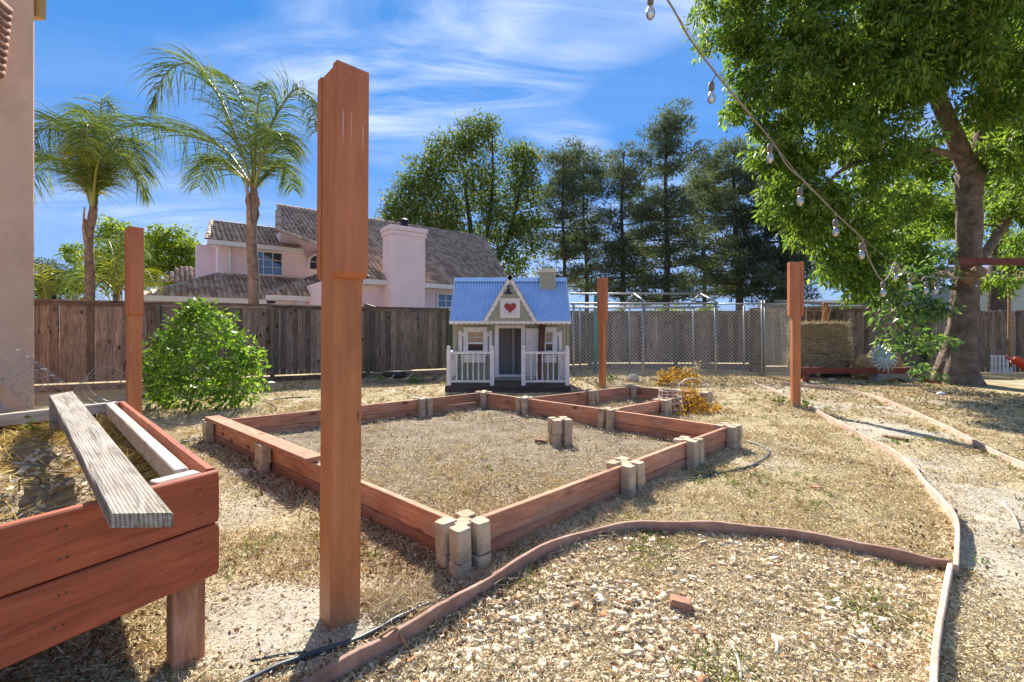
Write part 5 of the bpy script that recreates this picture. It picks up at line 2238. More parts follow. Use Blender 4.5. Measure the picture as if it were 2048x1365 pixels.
def cap_row(p0, p1, parent, r=.10, name='ridge_tiles'):
    p0, p1 = Vector(p0), Vector(p1)
    L = (p1 - p0).length
    n = max(2, int(L / .38))
    vco = []
    d = (p1 - p0).normalized()
    sd_ = d.cross(Vector((0, 0, 1))).normalized()
    up = sd_.cross(d)
    for i in range(n):
        q0 = p0 + d * (L * i / n) - d * .04
        q1 = p0 + d * (L * (i + 1) / n)
        vs_ = []
        for q_, rr in ((q0, r * 1.12), (q1, r * .92)):
            for k in range(6):
                t = math.pi * k / 5
                vs_.append(q_ + sd_ * math.cos(t) * rr + up * (math.sin(t) * rr * .9 - .01))
        vco.append([tuple(v) for v in vs_])
    return multi(name, np.array(vco), [(k, k + 1, 7 + k, 6 + k) for k in range(5)] + [(0, 1, 2, 3, 4, 5)], M['tile'], None, parent, 'stuff', True)


def fascia(name, a, b, parent=nh, h=.2, drop=.02):
    plank(name, a - Vector((0, 0, h / 2 + drop)) + NV * .06, b - Vector((0, 0, h / 2 + drop)) + NV * .06, h, .05, M['trim'], parent)
    s = MB()
    s.obox(a - Vector((0, 0, h + drop)), b - a, tuple(-NV * .55), (0, 0, .03))
    s.build('soffit', M['trim'], parent)


# main volume
def on_plane(px, py, o, n_):
    d = Vector(((px - CX) / FPX, 1, (HY - py) / FPX))
    c0_ = Vector((0, 0, CAMH))
    return c0_ + d * ((o - c0_).dot(n_) / d.dot(n_))


r_, (a, b, c_, d_) = roof('main_roof', (736, 558), (1024, 578), (968, 466), (556, 422), -18.0, -26.0, cut=[(557, 462), (640, 492), (700, 528)])
cap_row(d_, c_, r_)
fascia('fascia', PL(725, 557, -18.0), PL(1024, 578, -18.0))
cap_row(b + Vector((0, 0, .02)), c_, r_, .09)
# hipped right end
hip = MB()
e_ = b - NV * 16.0 + UU * .0
hip.add([b - Vector((0, 0, .02)), e_ - Vector((0, 0, .02)), c_], [(0, 1, 2)])
hip.build('hip_end', M['tilebed'], r_)
wall('main_wall', 640, 1016, a.z - .2, -18.45, depth=8)
mb = MB()
mb.prism([PL(x, y, -24.93) for x, y in ((560, 570), (560, 464), (600, 478), (640, 494), (672, 512), (672, 570))], tuple(-NV * 1.5))
mb.build('gable_wall', M['stucco2'], nh)
# rake over the arched window: stepped verge tiles
nn_ = (b - a).cross(c_ - b).normalized()
rk_ = [on_plane(x, y, b, nn_) for x, y in ((557, 423), (557, 462), (640, 492), (700, 528), (737, 556))]
for q0, q1 in zip(rk_[:-1], rk_[1:]):
    cap_row(q0, q1, r_, .13, 'rake_tiles')
# upper left block
r2, (a2, b2, c2, d2) = roof('upper_roof', (414, 479), (606, 497), (556, 458), (424, 444), -24.5, -27.5)
cap_row(d2, c2, r2)
cap_row(a2, d2, r2)
fascia('fascia', a2, b2)
uw = wall('upper_wall', 436, 606, a2.z - .18, -25.0, depth=5)
# lower left roof
r3, (a3, b3, c3, d3) = roof('lower_roof', (285, 588), (533, 600), (606, 560), (437, 548), -22.0, -25.0)
cap_row(a3, d3, r3)
fascia('fascia', a3, b3)
wall('lower_wall', 292, 660, a3.z - .15, -22.5, depth=4)
# entry roof
r4, (a4, b4, c4, d4) = roof('entry_roof', (531, 589), (745, 598), (745, 556), (640, 552), -20.0, -22.0)
cap_row(a4, d4, r4)
fascia('fascia', a4, b4)
wall('entry_pier', 556, 588, a4.z - .18, -20.3, depth=.5)
# far low roof at left
r5, (a5, b5, c5, d5) = roof('rear_roof', (318, 562), (398, 566), (398, 536), (362, 534), -27.0, -29.0)
# chimneys
chm = MB()
p0, p1 = PL(783, 662, -17.5), PL(851, 662, -17.5)
ztc = PL(815, 466, -17.5).z
chm.obox((p0.x, p0.y, -.1), (p1.x - p0.x, p1.y - p0.y, 0), tuple(-NV * .95), (0, 0, ztc))
ck = chm.build('chimney', M['stucco2'], nh, bevel=.03)
m2 = MB()
ov = .10
dU = (p1 - p0).normalized()
for k, (o_, z0_, z1_) in enumerate(((.045, ztc - .12, ztc + .06), (.085, ztc + .062, ztc + .25))):
    q0 = p0 - dU * o_ + NV * o_
    m2.obox((q0.x, q0.y, z0_), tuple((p1 - p0) + dU * 2 * o_), tuple(-NV * (.95 + 2 * o_)), (0, 0, z1_ - z0_))
m2.build('chimney_cap', M['stucco2'], ck, bevel=.02)
cc = (p0 + p1) / 2 - NV * .47
m2 = MB()
m2.lathe((cc.x, cc.y, ztc + .27), [(.16, 0), (.16, .16), (.22, .17), (.22, .20), (.17, .21), (.17, .30), (.23, .31), (.23, .36), (.05, .42)], 14)
m2.build('chimney_pot', M['black'], ck, smooth=False)
wall('rear_chimney', 393, 440, PL(393, 489, -26.5).z, -26.5, depth=1.0)


def nwin(px0, py0, px1, py1, c, arched=False, cols=2, rows=2, fw=.09):
    a, b = PL(px0, py1, c), PL(px1, py1, c)
    zt_ = PL(px0, py0, c).z
    z0_ = (a.z + b.z) / 2
    w_ = (b - a)
    w_.z = 0
    L = w_.length
    d = w_.normalized()
    fr = MB()
    o0 = lift(a, z0_) + NV * .05
    if not arched:
        for (u0, u1, v0_, v1_) in ((-fw, L + fw, -fw, 0), (-fw, L + fw, zt_ - z0_, zt_ - z0_ + fw), (-fw, 0, 0, zt_ - z0_), (L, L + fw, 0, zt_ - z0_)):
            fr.obox(o0 + d * u0 + Vector((0, 0, v0_)), d * (u1 - u0), tuple(-NV * .12), (0, 0, v1_ - v0_))
    else:
        n = 14
        h0 = (zt_ - z0_) * .42
        ry = (zt_ - z0_) - h0
        prev = None
        path = [(0, 0), (0, h0)] + [(L / 2 - L / 2 * math.cos(math.pi * k / n), h0 + ry * math.sin(math.pi * k / n)) for k in range(1, n)] + [(L, h0), (L, 0), (0, 0)]
        fr.tube([o0 + d * u_ + Vector((0, 0, v_)) for u_, v_ in path], .07, 6)
    w = fr.build('window', M['trim'], nh)
    pn = MB()
    if not arched:
        pn.obox(o0 - NV * .03, d * L, tuple(-NV * .02), (0, 0, zt_ - z0_))
    else:
        pn.prism([o0 - NV * .03 + d * u_ + Vector((0, 0, v_)) for u_, v_ in path[:-1]], tuple(-NV * .02))
    pn.build('pane', M['skypane'], w)
    mt = MB()
    for i in range(1, cols):
        mt.obox(o0 - NV * .012 + d * (L * i / cols - .018), d * .036, tuple(-NV * .012), (0, 0, (zt_ - z0_) * (1 if not arched else .8)))
    for j in range(1, rows):
        mt.obox(o0 - NV * .012 + Vector((0, 0, (zt_ - z0_) * j / rows - .015)), d * L, tuple(-NV * .013), (0, 0, .03))
    mt.build('muntin', M['trim'], w)


M['skypane'] = plain('sky_reflecting_pane', (.10, .14, .19), .04, .0)
M['skypane'].node_tree.nodes['Principled BSDF'].inputs['Metallic'].default_value = .55
nwin(508, 503, 563, 549, -24.95, cols=3, rows=3)
nwin(617, 507, 655, 541, -24.85, arched=True, cols=2, rows=2)
nwin(876, 589, 906, 614, -18.4, cols=2, rows=2, fw=.08)
dp0, dp1 = PL(461, 488, -24.85), PL(461, 566, -24.85)
pipe('downpipe', dp0, lift(dp0, dp1.z), .06, 'trim', nh)
# small grey shed roof peeking above the fence
mb = MB()
sa, sb2 = P(728, 607, 13.6), P(780, 624, 13.6)
mb.prism([(sa.x, 13.6, sa.z), (sb2.x, 13.6, sb2.z), (sb2.x, 13.6, .0), (sa.x, 13.6, .0)], (0, 1.2, 0))
tag(mb.build('garden_shed', M['darkwood']), 'dark lean to shed roof peeking over the fence left of the chimney', 'shed')
# pale building behind the right fence
fb = thing('far_building', (17, 19, 0), 'pale grey green building behind the fence at the right edge', 'building')
mb = MB()
q0, q1 = P(1945, 562, 19), P(2150, 570, 19)
mb.box(q0.x, q1.x, 19, 25, -.1, q0.z - .15)
mb.build('wall', M['shed'], fb)
mb = MB()
mb.prism([(q0.x - .3, 18.7, q0.z - .15), (q1.x, 18.7, q0.z - .15), (q1.x, 22, q0.z + .9), (q0.x - .3, 22, q0.z + .9)], (0, 0, .12))
mb.build('roof', M['brick'], fb)
fb2 = thing('far_building', (9, 20, 0), 'low grey roofed building glimpsed over the fence behind the hay bales', 'building')
q0, q1 = P(1640, 607, 20), P(1830, 607, 20)
mb = MB()
mb.box(q0.x, q1.x, 20, 26, -.1, q0.z - .1)
mb.build('wall', M['shed'], fb2)
mb = MB()
mb.prism([(q0.x - .3, 19.7, q0.z - .1), (q1.x + .3, 19.7, q0.z - .1), (q1.x + .3, 23, q0.z + .25), (q0.x - .3, 23, q0.z + .25)], (0, 0, .1))
mb.build('roof', M['concrete'], fb2)


# ------------------------------------------------------------------ trees
def in_ball(n):
    v = RNG.normal(size=(n, 3))
    v = unit(v) * RNG.random((n, 1)) ** (1 / 2.4)
    return v


def limbs_mesh(limbs, tips, bark, parent, name='branches', twig=.012, sides=5, sag=.08, maxr=.12):
    """thin branches from the limbs to every leaf clump"""
    nodes = []
    for pts, rs in limbs:
        pts = [Vector(p) for p in pts]
        for i in range(len(pts) - 1):
            for k in range(4):
                f = k / 4
                nodes.append((*pts[i].lerp(pts[i + 1], f), rs[i] + (rs[i + 1] - rs[i]) * f))
        nodes.append((*pts[-1], rs[-1]))
    nodes = np.array(nodes)
    d0 = np.array([np.min(np.linalg.norm(nodes[:, :3] - t, axis=1)) for t in tips])
    mb = MB()
    for t in tips[np.argsort(d0)]:
        dd = np.linalg.norm(nodes[:, :3] - t, axis=1) + np.maximum(0, nodes[:, 2] - t[2]) * .6
        k = int(np.argmin(dd))
        p0 = Vector(nodes[k, :3])
        p1 = Vector(t)
        L = (p1 - p0).length
        r0 = min(nodes[k, 3] * .7, twig + .022 * L, maxr)
        side = Vector((random.gauss(0, 1), random.gauss(0, 1), random.gauss(0, .6))) * L * .09
        pts = [p0, p0.lerp(p1, .35) + side + Vector((0, 0, L * sag)), p0.lerp(p1, .7) + side * .6 + Vector((0, 0, L * sag * .8)), p1]
        rs = [r0, r0 * .75, r0 * .5, max(.004, r0 * .22)]
        mb.tube(pts, rs, sides, cap=False)
        nodes = np.concatenate([nodes, np.array([(*pts[i], rs[i]) for i in (1, 2, 3)])])
    o = mb.build(name, bark, parent, smooth=True)
    o['kind'] = 'stuff'
    return o


def leaf_cloud(tips, per, rad, l0, l1, asp, droop, mat, parent, name='crown', out=None, squash=.8):
    n = len(tips) * per
    rr = np.repeat(RNG.uniform(.7, 1.25, len(tips)), per)[:, None] * rad
    off = in_ball(n) * rr * np.array([1, 1, squash])
    pos = np.repeat(tips, per, 0) + off
    d = unit(off) * .6 + RNG.normal(size=(n, 3)) * .7 + np.array([0, 0, -droop])
    L = RNG.uniform(l0, l1, n)
    return quadmesh(name, leaves(pos, d, L, L * asp * RNG.uniform(.75, 1.25, n), .2), mat, parent)


def lumps_tips(lumps, per_m2):
    """clump centres spread through the shells of ellipsoid lumps (px,py,Y,rx,rz)"""
    out = []
    for (px, py, Y, rx, rz) in lumps:
        c = np.array(P(px, py, Y))
        n = max(4, int(per_m2 * 4 * rx * rz))
        v = RNG.normal(size=(n, 3))
        v = unit(v) * (RNG.uniform(.45, 1.0, (n, 1)))
        out.append(c + v * np.array([rx, rx, rz]))
    return np.concatenate(out)


# --- the big ash at the right
TY = 10.2
ash = thing('ash_tree', (P(1910, 755, TY).x, TY, 0), 'big leafy tree with forked trunk at the right', 'tree')


def T(px, py, Y=TY):
    return P(px, py, Y)


trunk = [(1908, 772), (1910, 740), (1916, 700), (1924, 650), (1930, 590), (1936, 530), (1938, 470), (1938, 400), (1942, 345)]
tr_r = [.45, .37, .30, .26, .232, .222, .218, .215, .24]
tp = [T(*p) for p in trunk]
tp[0].z = -.08
llimb = [T(1945, 360), T(1920, 300, 10.1), T(1895, 240, 10.0), T(1868, 175, 9.8), T(1845, 90, 9.5), T(1800, 10, 9.2), T(1740, -90, 9)]
rlimb = [T(1945, 360), T(1962, 290, 10.3), T(1972, 220, 10.4), T(1985, 140, 10.4), T(2010, 50, 10.3), T(2040, -60, 10.2), T(2080, -200, 10)]
sl = [T(1940, 545, 10.35), T(1975, 500, 10.8), T(2015, 440, 11.2), T(2060, 370, 11.6), T(2120, 280, 12)]
lb = [T(1930, 320, 10.1), T(1860, 300, 9.7), T(1780, 310, 9.4), T(1700, 330, 9.2), T(1640, 380, 9.2)]
lb2 = [T(1868, 175, 9.8), T(1780, 130, 9.3), T(1680, 110, 9.0), T(1560, 130, 9.0)]
ash_limbs = [(tp, tr_r), (llimb, [.20, .175, .16, .14, .11, .09, .07]), (rlimb, [.20, .175, .155, .135, .11, .09, .07]), (sl, [.115, .10, .09, .075, .05]), (lb, [.08, .065, .05, .04, .02]), (lb2, [.10, .08, .06, .03])]
mb = MB()
tl_ = smooth_line(tp, 6)
rr_ = np.interp(np.linspace(0, 8, len(tl_)), range(9), tr_r)
NS = 40
vs_, fs = [], []
for i, (p, r0) in enumerate(zip(tl_, rr_)):
    for k in range(NS):
        a_ = 2 * math.pi * k / NS
        fl = max(0, 1.0 - p.z) ** 2
        kk = 1 + .05 * math.sin(4 * a_ + p.z * .9) + .03 * math.sin(9 * a_ - p.z * 1.7) + fl * .18 * math.sin(5 * a_ + 1) + (float(vnoise(a_ * 5 + 20, p.z * 3.5)) - .5) * .14 + (float(vnoise(a_ * 14 + 60, p.z * 9)) - .5) * .07
        vs_.append((p.x + r0 * kk * math.cos(a_), p.y + r0 * kk * math.sin(a_), p.z))
for i in range(len(tl_) - 1):
    for k in range(NS):
        fs.append((i * NS + k, i * NS + (k + 1) % NS, (i + 1) * NS + (k + 1) % NS, (i + 1) * NS + k))
fs.append(tuple((len(tl_) - 1) * NS + k for k in range(NS)))
mb.add(vs_, fs)
mb.build('trunk', M['bark'], ash, smooth=True)
for pts, rs in ash_limbs[1:]:
    mb = MB()
    sp_ = smooth_line(pts, 3)
    mb.tube(sp_, list(np.interp(np.linspace(0, len(pts) - 1, len(sp_)), range(len(pts)), rs)), 10)
    mb.build('limb', M['bark'], ash, smooth=True)
mb = MB()
s0 = T(1948, 545, 9.75)
mb.tube([s0 + Vector((0, .2, -.1)), s0 + Vector((.03, -.12, .02))], [.14, .13], 12)
mb.build('cut_stub', M['log'], ash)
al = [(1450, 40, 9.6, .75, .6), (1560, 20, 9, 1.1, .9), (1700, 40, 8.6, 1.2, .9), (1850, 30, 8.2, 1.2, .9), (1990, 50, 8.0, 1.2, .9), (1500, 120, 9.6, .5, .5),
      (1600, 150, 9.1, 1.1, .8), (1740, 170, 8.7, 1.1, .8), (1860, 130, 8.8, .9, .6), (2015, 180, 8.6, .7, .6), (1495, 205, 9.8, .55, .5), (1545, 255, 9.8, .5, .45), (1640, 270, 9.2, 1.0, .7),
      (1770, 290, 9.1, .9, .65), (1600, 335, 9.6, .5, .5), (1585, 420, 9.6, .55, .35), (1640, 405, 9.6, .6, .55), (1725, 410, 9.3, .8, .6), (1815, 410, 10, .55, .5), (1600, 440, 9.7, .35, .25),
      (1680, 490, 9.6, .45, .4), (1750, 480, 9.6, .5, .35), (1695, 555, 9.7, .28, .38), (1735, 545, 9.8, .28, .36), (1800, 490, 10.6, .5, .4), (1655, 520, 9.7, .25, .25), (2020, 290, 9.6, .5, .5),
      (2025, 410, 11.2, .6, .5), (2000, 565, 11.6, .45, .22), (1985, 250, 11.6, .8, .7), (1850, 330, 11.7, .8, .7), (1870, 440, 12.0, .7, .6), (2040, 500, 11.8, .5, .5),
      (1555, 395, 9.7, .40, .28), (1625, 470, 9.6, .45, .32), (1665, 535, 9.6, .32, .30), (1705, 585, 9.7, .22, .22), (1765, 560, 9.9, .34, .26), (1815, 545, 10.1, .34, .3), (1780, 420, 9.8, .6, .4), (1530, 310, 9.8, .4, .35), (1840, 500, 10.6, .4, .4), (1720, 520, 9.9, .45, .35), (2140, 90, 9.0, 1.5, 1.3), (2180, 300, 10, 1.5, 1.4), (1560, -110, 9.0, 1.3, 1.0), (1760, -130, 8.8, 1.6, 1.1), (1980, -140, 9.0, 1.7, 1.2), (2100, -60, 10.5, 1.7, 1.4), (1860, 60, 11.5, 1.6, 1.4), (1700, 150, 11.0, 1.5, 1.2)]
tips = lumps_tips(al, 26)
limbs_mesh(ash_limbs, tips[RNG.permutation(len(tips))[:430]], M['bark'], ash, sag=.02)
leaf_cloud(tips, 50, .225, .10, .19, .29, 1.1, M['ash'], ash, squash=.95)

M['seed'] = island('seed_bunch', [(0, (.20, .27, .06)), (1, (.42, .46, .13))], .7, .5, .15)
sd_t = tips[RNG.permutation(len(tips))[:int(len(tips) * .34)]]
leaf_cloud(sd_t, 16, .13, .05, .095, .34, 2.6, M['seed'], ash, 'seed_bunches', squash=1.2)

# vine and suckers round its foot
vn = thing('vine_shrub', (P(1800, 700, 9.9).x, 9.9, 0), 'dark leafy vine and suckers growing in front of the big tree trunk', 'vine')
vl = [(1800, 590, 9.6, .5, .3), (1850, 560, 9.5, .45, .3), (1870, 620, 9.4, .35, .35), (1790, 640, 9.6, .5, .3), (1830, 680, 9.6, .5, .25), (1780, 690, 9.7, .3, .15), (1870, 680, 9.5, .3, .2), (1850, 740, 9.5, .4, .15), (1810, 545, 9.8, .3, .2), (1880, 600, 9.4, .3, .4), (1890, 520, 9.4, .25, .3)]
vt = lumps_tips(vl, 24)
limbs_mesh([([P(1880, 765, 9.6), P(1870, 700, 9.6), P(1850, 600, 9.6)], [.03, .025, .02])], vt[:90], M['bark'], vn, 'stems', .006)
leaf_cloud(vt, 15, .2, .09, .19, .42, .7, M['vine'], vn, 'foliage')

# beam bolted to the trunk
bt = thing('swing_beam', (P(1980, 520, 9.7).x, 9.7, 0), 'dark red swing beam bolted across the big tree trunk', 'beam')
ba, bb = P(1899, 523, 9.72), P(2110, 524, 9.55)
plank('beam', ba, bb, .15, .09, M['beam'], bt)
for px in (1949, 1967):
    p = P(px, 521, 9.66)
    mb = MB()
    mb.lathe((p.x, p.y - .012, p.z), [(.018, 0), (.018, .03)], 8, 'y')
    mb.build('bolt', M['galv'], bt)
plank('post', (P(2110, 0, 9.55).x, 9.58, -.05), (bb.x, 9.58, bb.z - .076), .14, .12, M['beam'], bt, wd=(1, 0, 0))
# red plastic thing, white crate and rope at far right
mb = MB()
p = P(2030, 738, 11.6)
pts = []
for i in range(8):
    f = i / 7
    pts.append((P(2022 + 34 * f, 722 + 26 * f ** 1.5, 11.6), .10 + .05 * math.sin(f * 3)))
vs_, fs = [], []
for q_, w_ in pts:
    vs_ += [q_ + Vector((-.05, -.15, w_)), q_ + Vector((0, 0, -.06)), q_ + Vector((.05, .2, w_))]
for i in range(7):
    for k in range(2):
        fs.append((i * 3 + k, i * 3 + k + 1, i * 3 + 4 + k, i * 3 + 3 + k))
mb.add(vs_, fs)
o = mb.build('red_slide', M['redplastic'], smooth=True)
sm = o.modifiers.new('thick', 'SOLIDIFY')
sm.thickness = .02
tag(o, 'curved red plastic slide end at the right edge', 'slide')
p = P(2003, 742, 12.3)
cr = thing('white_crate', (p.x, p.y, 0), 'white slatted plastic crate against the picket fence', 'crate')
for k in range(6):
    x = p.x - .26 + k * .105
    plank('slat', (x, 12.3, .02), (x, 12.3, .52), .06, .02, M['whiteplastic'], cr, wd=(1, 0, 0))
for z in (.1, .3, .5):
    plank('cross_slat', (p.x - .29, 12.325, z), (p.x + .29, 12.325, z), .05, .02, M['whiteplastic'], cr)
mb = MB()
p = P(2018, 545, 12.0)
mb.tube([p, P(2019, 610, 12), P(2020, 680, 12), P(2021, 735, 12)], [.05, .035, .05, .03], 7)
tag(mb.build('dead_vine', M['log'], smooth=True), 'tan dead vine stem hanging before the picket fence', 'vine stem')

# trunk beyond the right fence
bt_ = thing('background_tree', (P(1995, 620, 15).x, 15, 0), 'dark trunked tree standing behind the picket fence', 'tree')
mb = MB()
mb.tube([lift(P(1993, 660, 15), -.1), P(1994, 620, 15), P(1997, 570, 15), P(1999, 480, 15), P(2003, 330, 15)], [.30, .27, .25, .22, .12], 12)
mb.build('trunk', M['pinebark'], bt_, smooth=True)
tt = lumps_tips([(1985, 420, 15, 1.6, 1.4), (2040, 350, 15, 1.5, 1.3), (1960, 350, 15.5, 1.2, 1.1)], 8)
limbs_mesh([([P(1999, 480, 15), P(2003, 330, 15)], [.2, .1])], tt[:60], M['pinebark'], bt_)
leaf_cloud(tt, 45, .45, .10, .2, .35, .4, M['ash'], bt_)

# --- leafy shrub by the fence
sb0 = G(410, 815)
sh = thing('leafy_shrub', (sb0.x, sb0.y, 0), 'bright green leafy shrub in front of the board fence', 'shrub')
sl_ = [(400, 640, 7.1, .35, .28), (365, 690, 7.0, .42, .32), (440, 690, 7.0, .42, .32), (340, 750, 6.9, .40, .28), (410, 745, 6.8, .55, .35), (480, 735, 7.0, .36, .28), (505, 765, 7.0, .16, .10), (510, 715, 7.0, .14, .08), (330, 790, 6.9, .32, .16), (410, 795, 6.75, .5, .16), (470, 790, 6.9, .3, .16), (315, 700, 7.0, .2, .15), (380, 620, 7.1, .2, .15)]
st_ = lumps_tips(sl_, 62)
st_ = np.concatenate([st_, np.array([P(x, y, 6.9 + .3 * random.random()) for x, y in ((388, 612), (372, 628), (420, 622), (455, 650), (480, 668), (500, 690), (522, 708), (528, 770), (516, 790), (345, 655), (322, 668), (300, 705), (292, 740), (296, 770), (286, 795), (462, 640), (350, 640), (405, 606), (525, 745), (440, 640))])])
limbs_mesh([([Vector((sb0.x, sb0.y, -.03)), Vector((sb0.x + .05, sb0.y, .4)), Vector((sb0.x, sb0.y, .9))], [.03, .025, .015]), ([Vector((sb0.x - .1, sb0.y, -.03)), Vector((sb0.x - .4, sb0.y, .5))], [.025, .015]), ([Vector((sb0.x + .1, sb0.y, -.03)), Vector((sb0.x + .45, sb0.y, .5))], [.025, .015])], st_[RNG.permutation(len(st_))[:150]], M['log'], sh, 'stems', .004)
leaf_cloud(st_, 17, .13, .045, .14, .42, .35, M['shrubl'], sh, 'foliage')


# --- background trees
def bg_tree(name, label, base_px, Y, limbs_px, lumps, per, leaf, mat, bark, seed_tips=90, dens=3.0, rad=.6, asp=.45, droop=.3, group=None, cat='tree', trunk_r=.3):
    b0 = P(base_px, HY, Y)
    root = thing(name, (b0.x, Y, 0), label, cat, group)
    limbs = []
    for i, l_ in enumerate(limbs_px):
        pts = [P(q_[0], q_[1], Y + (q_[2] if len(q_) > 2 else 0)) for q_ in l_]
        if i == 0:
            pts[0].z = -.2
        r0 = trunk_r * (1 if i == 0 else .55)
        rs = list(np.linspace(r0, r0 * .3, len(pts)))
        limbs.append((pts, rs))
        mb = MB()
        mb.tube(smooth_line(pts, 3), list(np.interp(np.linspace(0, 1, (len(pts) - 1) * 3 + 1), np.linspace(0, 1, len(pts)), rs)), 8)
        mb.build('trunk' if i == 0 else 'limb', bark, root, smooth=True)
    tips_ = lumps_tips([(a, b, Y + d_, e, f) for (a, b, d_, e, f) in lumps], dens)
    limbs_mesh(limbs, tips_[RNG.permutation(len(tips_))[:seed_tips]], bark, root, sides=4)
    leaf_cloud(tips_, per, rad, leaf * .7, leaf * 1.3, asp, droop, mat, root)
    return root


bg_tree('broadleaf_tree', 'tall grey green tree behind the pink house roof, left of the pines', 960, 36,
        [[(955, 640), (950, 540), (940, 450), (930, 360)], [(950, 540), (975, 460), (985, 370), (985, 280)], [(948, 560), (900, 470), (860, 390)], [(955, 600), (1010, 490), (1040, 380), (1050, 320)]],
        [(960, 275, 0, 1.9, 1.6), (900, 310, 0, 2.0, 1.7), (850, 360, 0, 2.0, 1.7), (810, 410, 0, 1.5, 1.8), (880, 420, 0, 2.4, 2.0), (960, 370, 0, 2.2, 2.0), (1040, 320, 0, 1.7, 1.5), (1050, 380, 0, 1.6, 1.6), (1000, 450, 0, 2.0, 2.2), (920, 480, 0, 2.4, 1.8), (830, 450, 0, 1.8, 1.2), (790, 430, 0, .9, 1.2), (1060, 470, 0, 1.6, 2.0), (1010, 530, 0, 2.0, 1.4)],
        30, .25, M['decid'], M['pinebark'], 220, 7.0, .85, .5, trunk_r=.35)
PG = 'pine trees behind the yard'


def pine(label, bx, Y, top, spread, levels, low, lean=0, dens=1.0, r=.28, seed=3):
    rs = np.random.default_rng(seed)
    b0 = P(bx, HY, Y)
    root = thing('pine_tree', (b0.x, Y, 0), label, 'pine tree', PG)
    tp_ = P(bx + lean, top, Y)
    mb = MB()
    pts = [Vector((b0.x, Y, -.2)), Vector((b0.x, Y, 0)).lerp(tp_, .35) + Vector((.15, 0, 0)), Vector((b0.x, Y, 0)).lerp(tp_, .7) - Vector((.1, 0, 0)), tp_]
    mb.tube(smooth_line(pts, 4), list(np.linspace(r, .05, 13)), 9)
    mb.build('trunk', M['pinebark'], root, smooth=True)
    zl = P(bx, low, Y).z
    tl, br = [], MB()
    for i in range(levels):
        f = (i + rs.random() * .7) / levels
        z = zl + (tp_.z - zl) * f
        ctr = Vector((b0.x, Y, 0)).lerp(tp_, z / tp_.z)
        if rs.random() < .12:
            continue
        sp = spread * (1.0 - .55 * f ** 2.5) * rs.uniform(.35, 1.35)
        nb = 4 + int(rs.random() * 2.5)
        a0 = rs.random() * 6.28
        for k in range(nb):
            a = a0 + 6.28 * k / nb + rs.normal(0, .35)
            L = sp * rs.uniform(.5, 1.2)
            tip = ctr + Vector((math.cos(a) * L, math.sin(a) * L, L * rs.uniform(-.08, .35)))
            midp = ctr.lerp(tip, .5) + Vector((0, 0, -L * .06))
            br.tube([ctr, midp, tip], [.07 * (1.2 - f), .045 * (1.2 - f), .015], 4, cap=False)
            m_ = 2 + int(L * 3.0)
            for j in range(m_):
                g = .38 + .62 * (j + rs.random()) / m_
                tl.append(np.array(ctr.lerp(tip, g)) + rs.normal(0, .22, 3) * np.array([1.2, 1.2, .7]) + np.array([0, 0, .12]))
    br.build('branches', M['pinebark'], root)['kind'] = 'stuff'
    tl = np.array(tl)
    per = int(38 * dens)
    n = len(tl) * per
    off = in_ball(n) * np.repeat(rs.uniform(.36, .80, len(tl)), per)[:, None] * np.array([1, 1, .60])
    d = unit(off) + RNG.normal(size=(n, 3)) * .5 + np.array([0, 0, .5])
    L = RNG.uniform(.18, .38, n)
    quadmesh('crown', leaves(np.repeat(tl, per, 0) + off, d, L, L * .24, .15), M['pine'], root)
    return root


pine('slim dark pine just right of the broadleaf tree', 1125, 38, 300, 3.0, 17, 575, 3, seed=21, r=.2)
pine('dark pine with bare lower trunk left of the tallest pine', 1172, 41, 315, 3.3, 17, 590, -4, seed=22, r=.24)
pine('leaning pine between the slim pine and the tallest pine', 1240, 36, 305, 3.3, 18, 600, 8, seed=23, r=.26)
pine('tallest pine with a tufted top against the sky', 1328, 34, 232, 3.0, 22, 605, 8, seed=24, r=.30)
pine('broad dark pine behind the right hand post', 1478, 34, 300, 4.4, 20, 610, -10, 1.15, seed=25, r=.34)
pine('dense pine partly hidden by the big leafy tree', 1560, 33, 305, 4.2, 20, 615, 5, 1.15, seed=26, r=.32)
pine('pine glimpsed low through the big leafy tree', 1790, 36, 330, 3.4, 16, 610, 0, seed=27, r=.3)
pine('low dark pine filling the gap between the tallest and the broad pine', 1405, 42, 340, 3.8, 17, 615, 4, seed=28, r=.24)
pine('short distant pine in the gap right of the leaning pine', 1285, 46, 380, 3.4, 13, 610, 0, seed=29, r=.22)

LG = 'lime green trees behind the left fence'
bg_tree('lime_tree', 'round lime green tree left of the pink house', 345, 26, [[(345, 640), (345, 560), (340, 500)], [(345, 580), (380, 520), (385, 480)]],
        [(350, 480, 0, 1.1, .9), (320, 500, 0, 1.0, .9), (375, 520, 0, 1.0, 1.2), (330, 550, 0, 1.3, 1.2), (385, 560, 0, .8, .9)], 60, .20, M['lime'], M['pinebark'], 50, 6, .42, .5, group=LG)
bg_tree('lime_tree', 'lime green tree behind the left palm trunk', 235, 27, [[(235, 640), (235, 560), (230, 500)], [(235, 580), (270, 520), (280, 470)]],
        [(230, 470, 0, 1.1, .9), (265, 490, 0, 1.2, 1.0), (210, 520, 0, 1.0, 1.0), (250, 550, 0, 1.4, 1.2), (290, 530, 0, .9, 1.2), (150, 510, 0, .6, .6), (160, 560, 0, .8, .8)], 60, .20, M['lime'], M['pinebark'], 50, 6, .42, .5, group=LG)
bg_tree('dark_shrub_tree', 'dark green feathery tree between house corner and left palm', 100, 20, [[(100, 650), (102, 590), (104, 540)]],
        [(95, 545, 0, .7, .7), (120, 560, 0, .7, .6), (75, 570, 0, .6, .7), (110, 590, 0, .8, .5), (145, 590, 0, .5, .4)], 80, .16, M['darkleaf'], M['pinebark'], 30, 9, .35, .25)
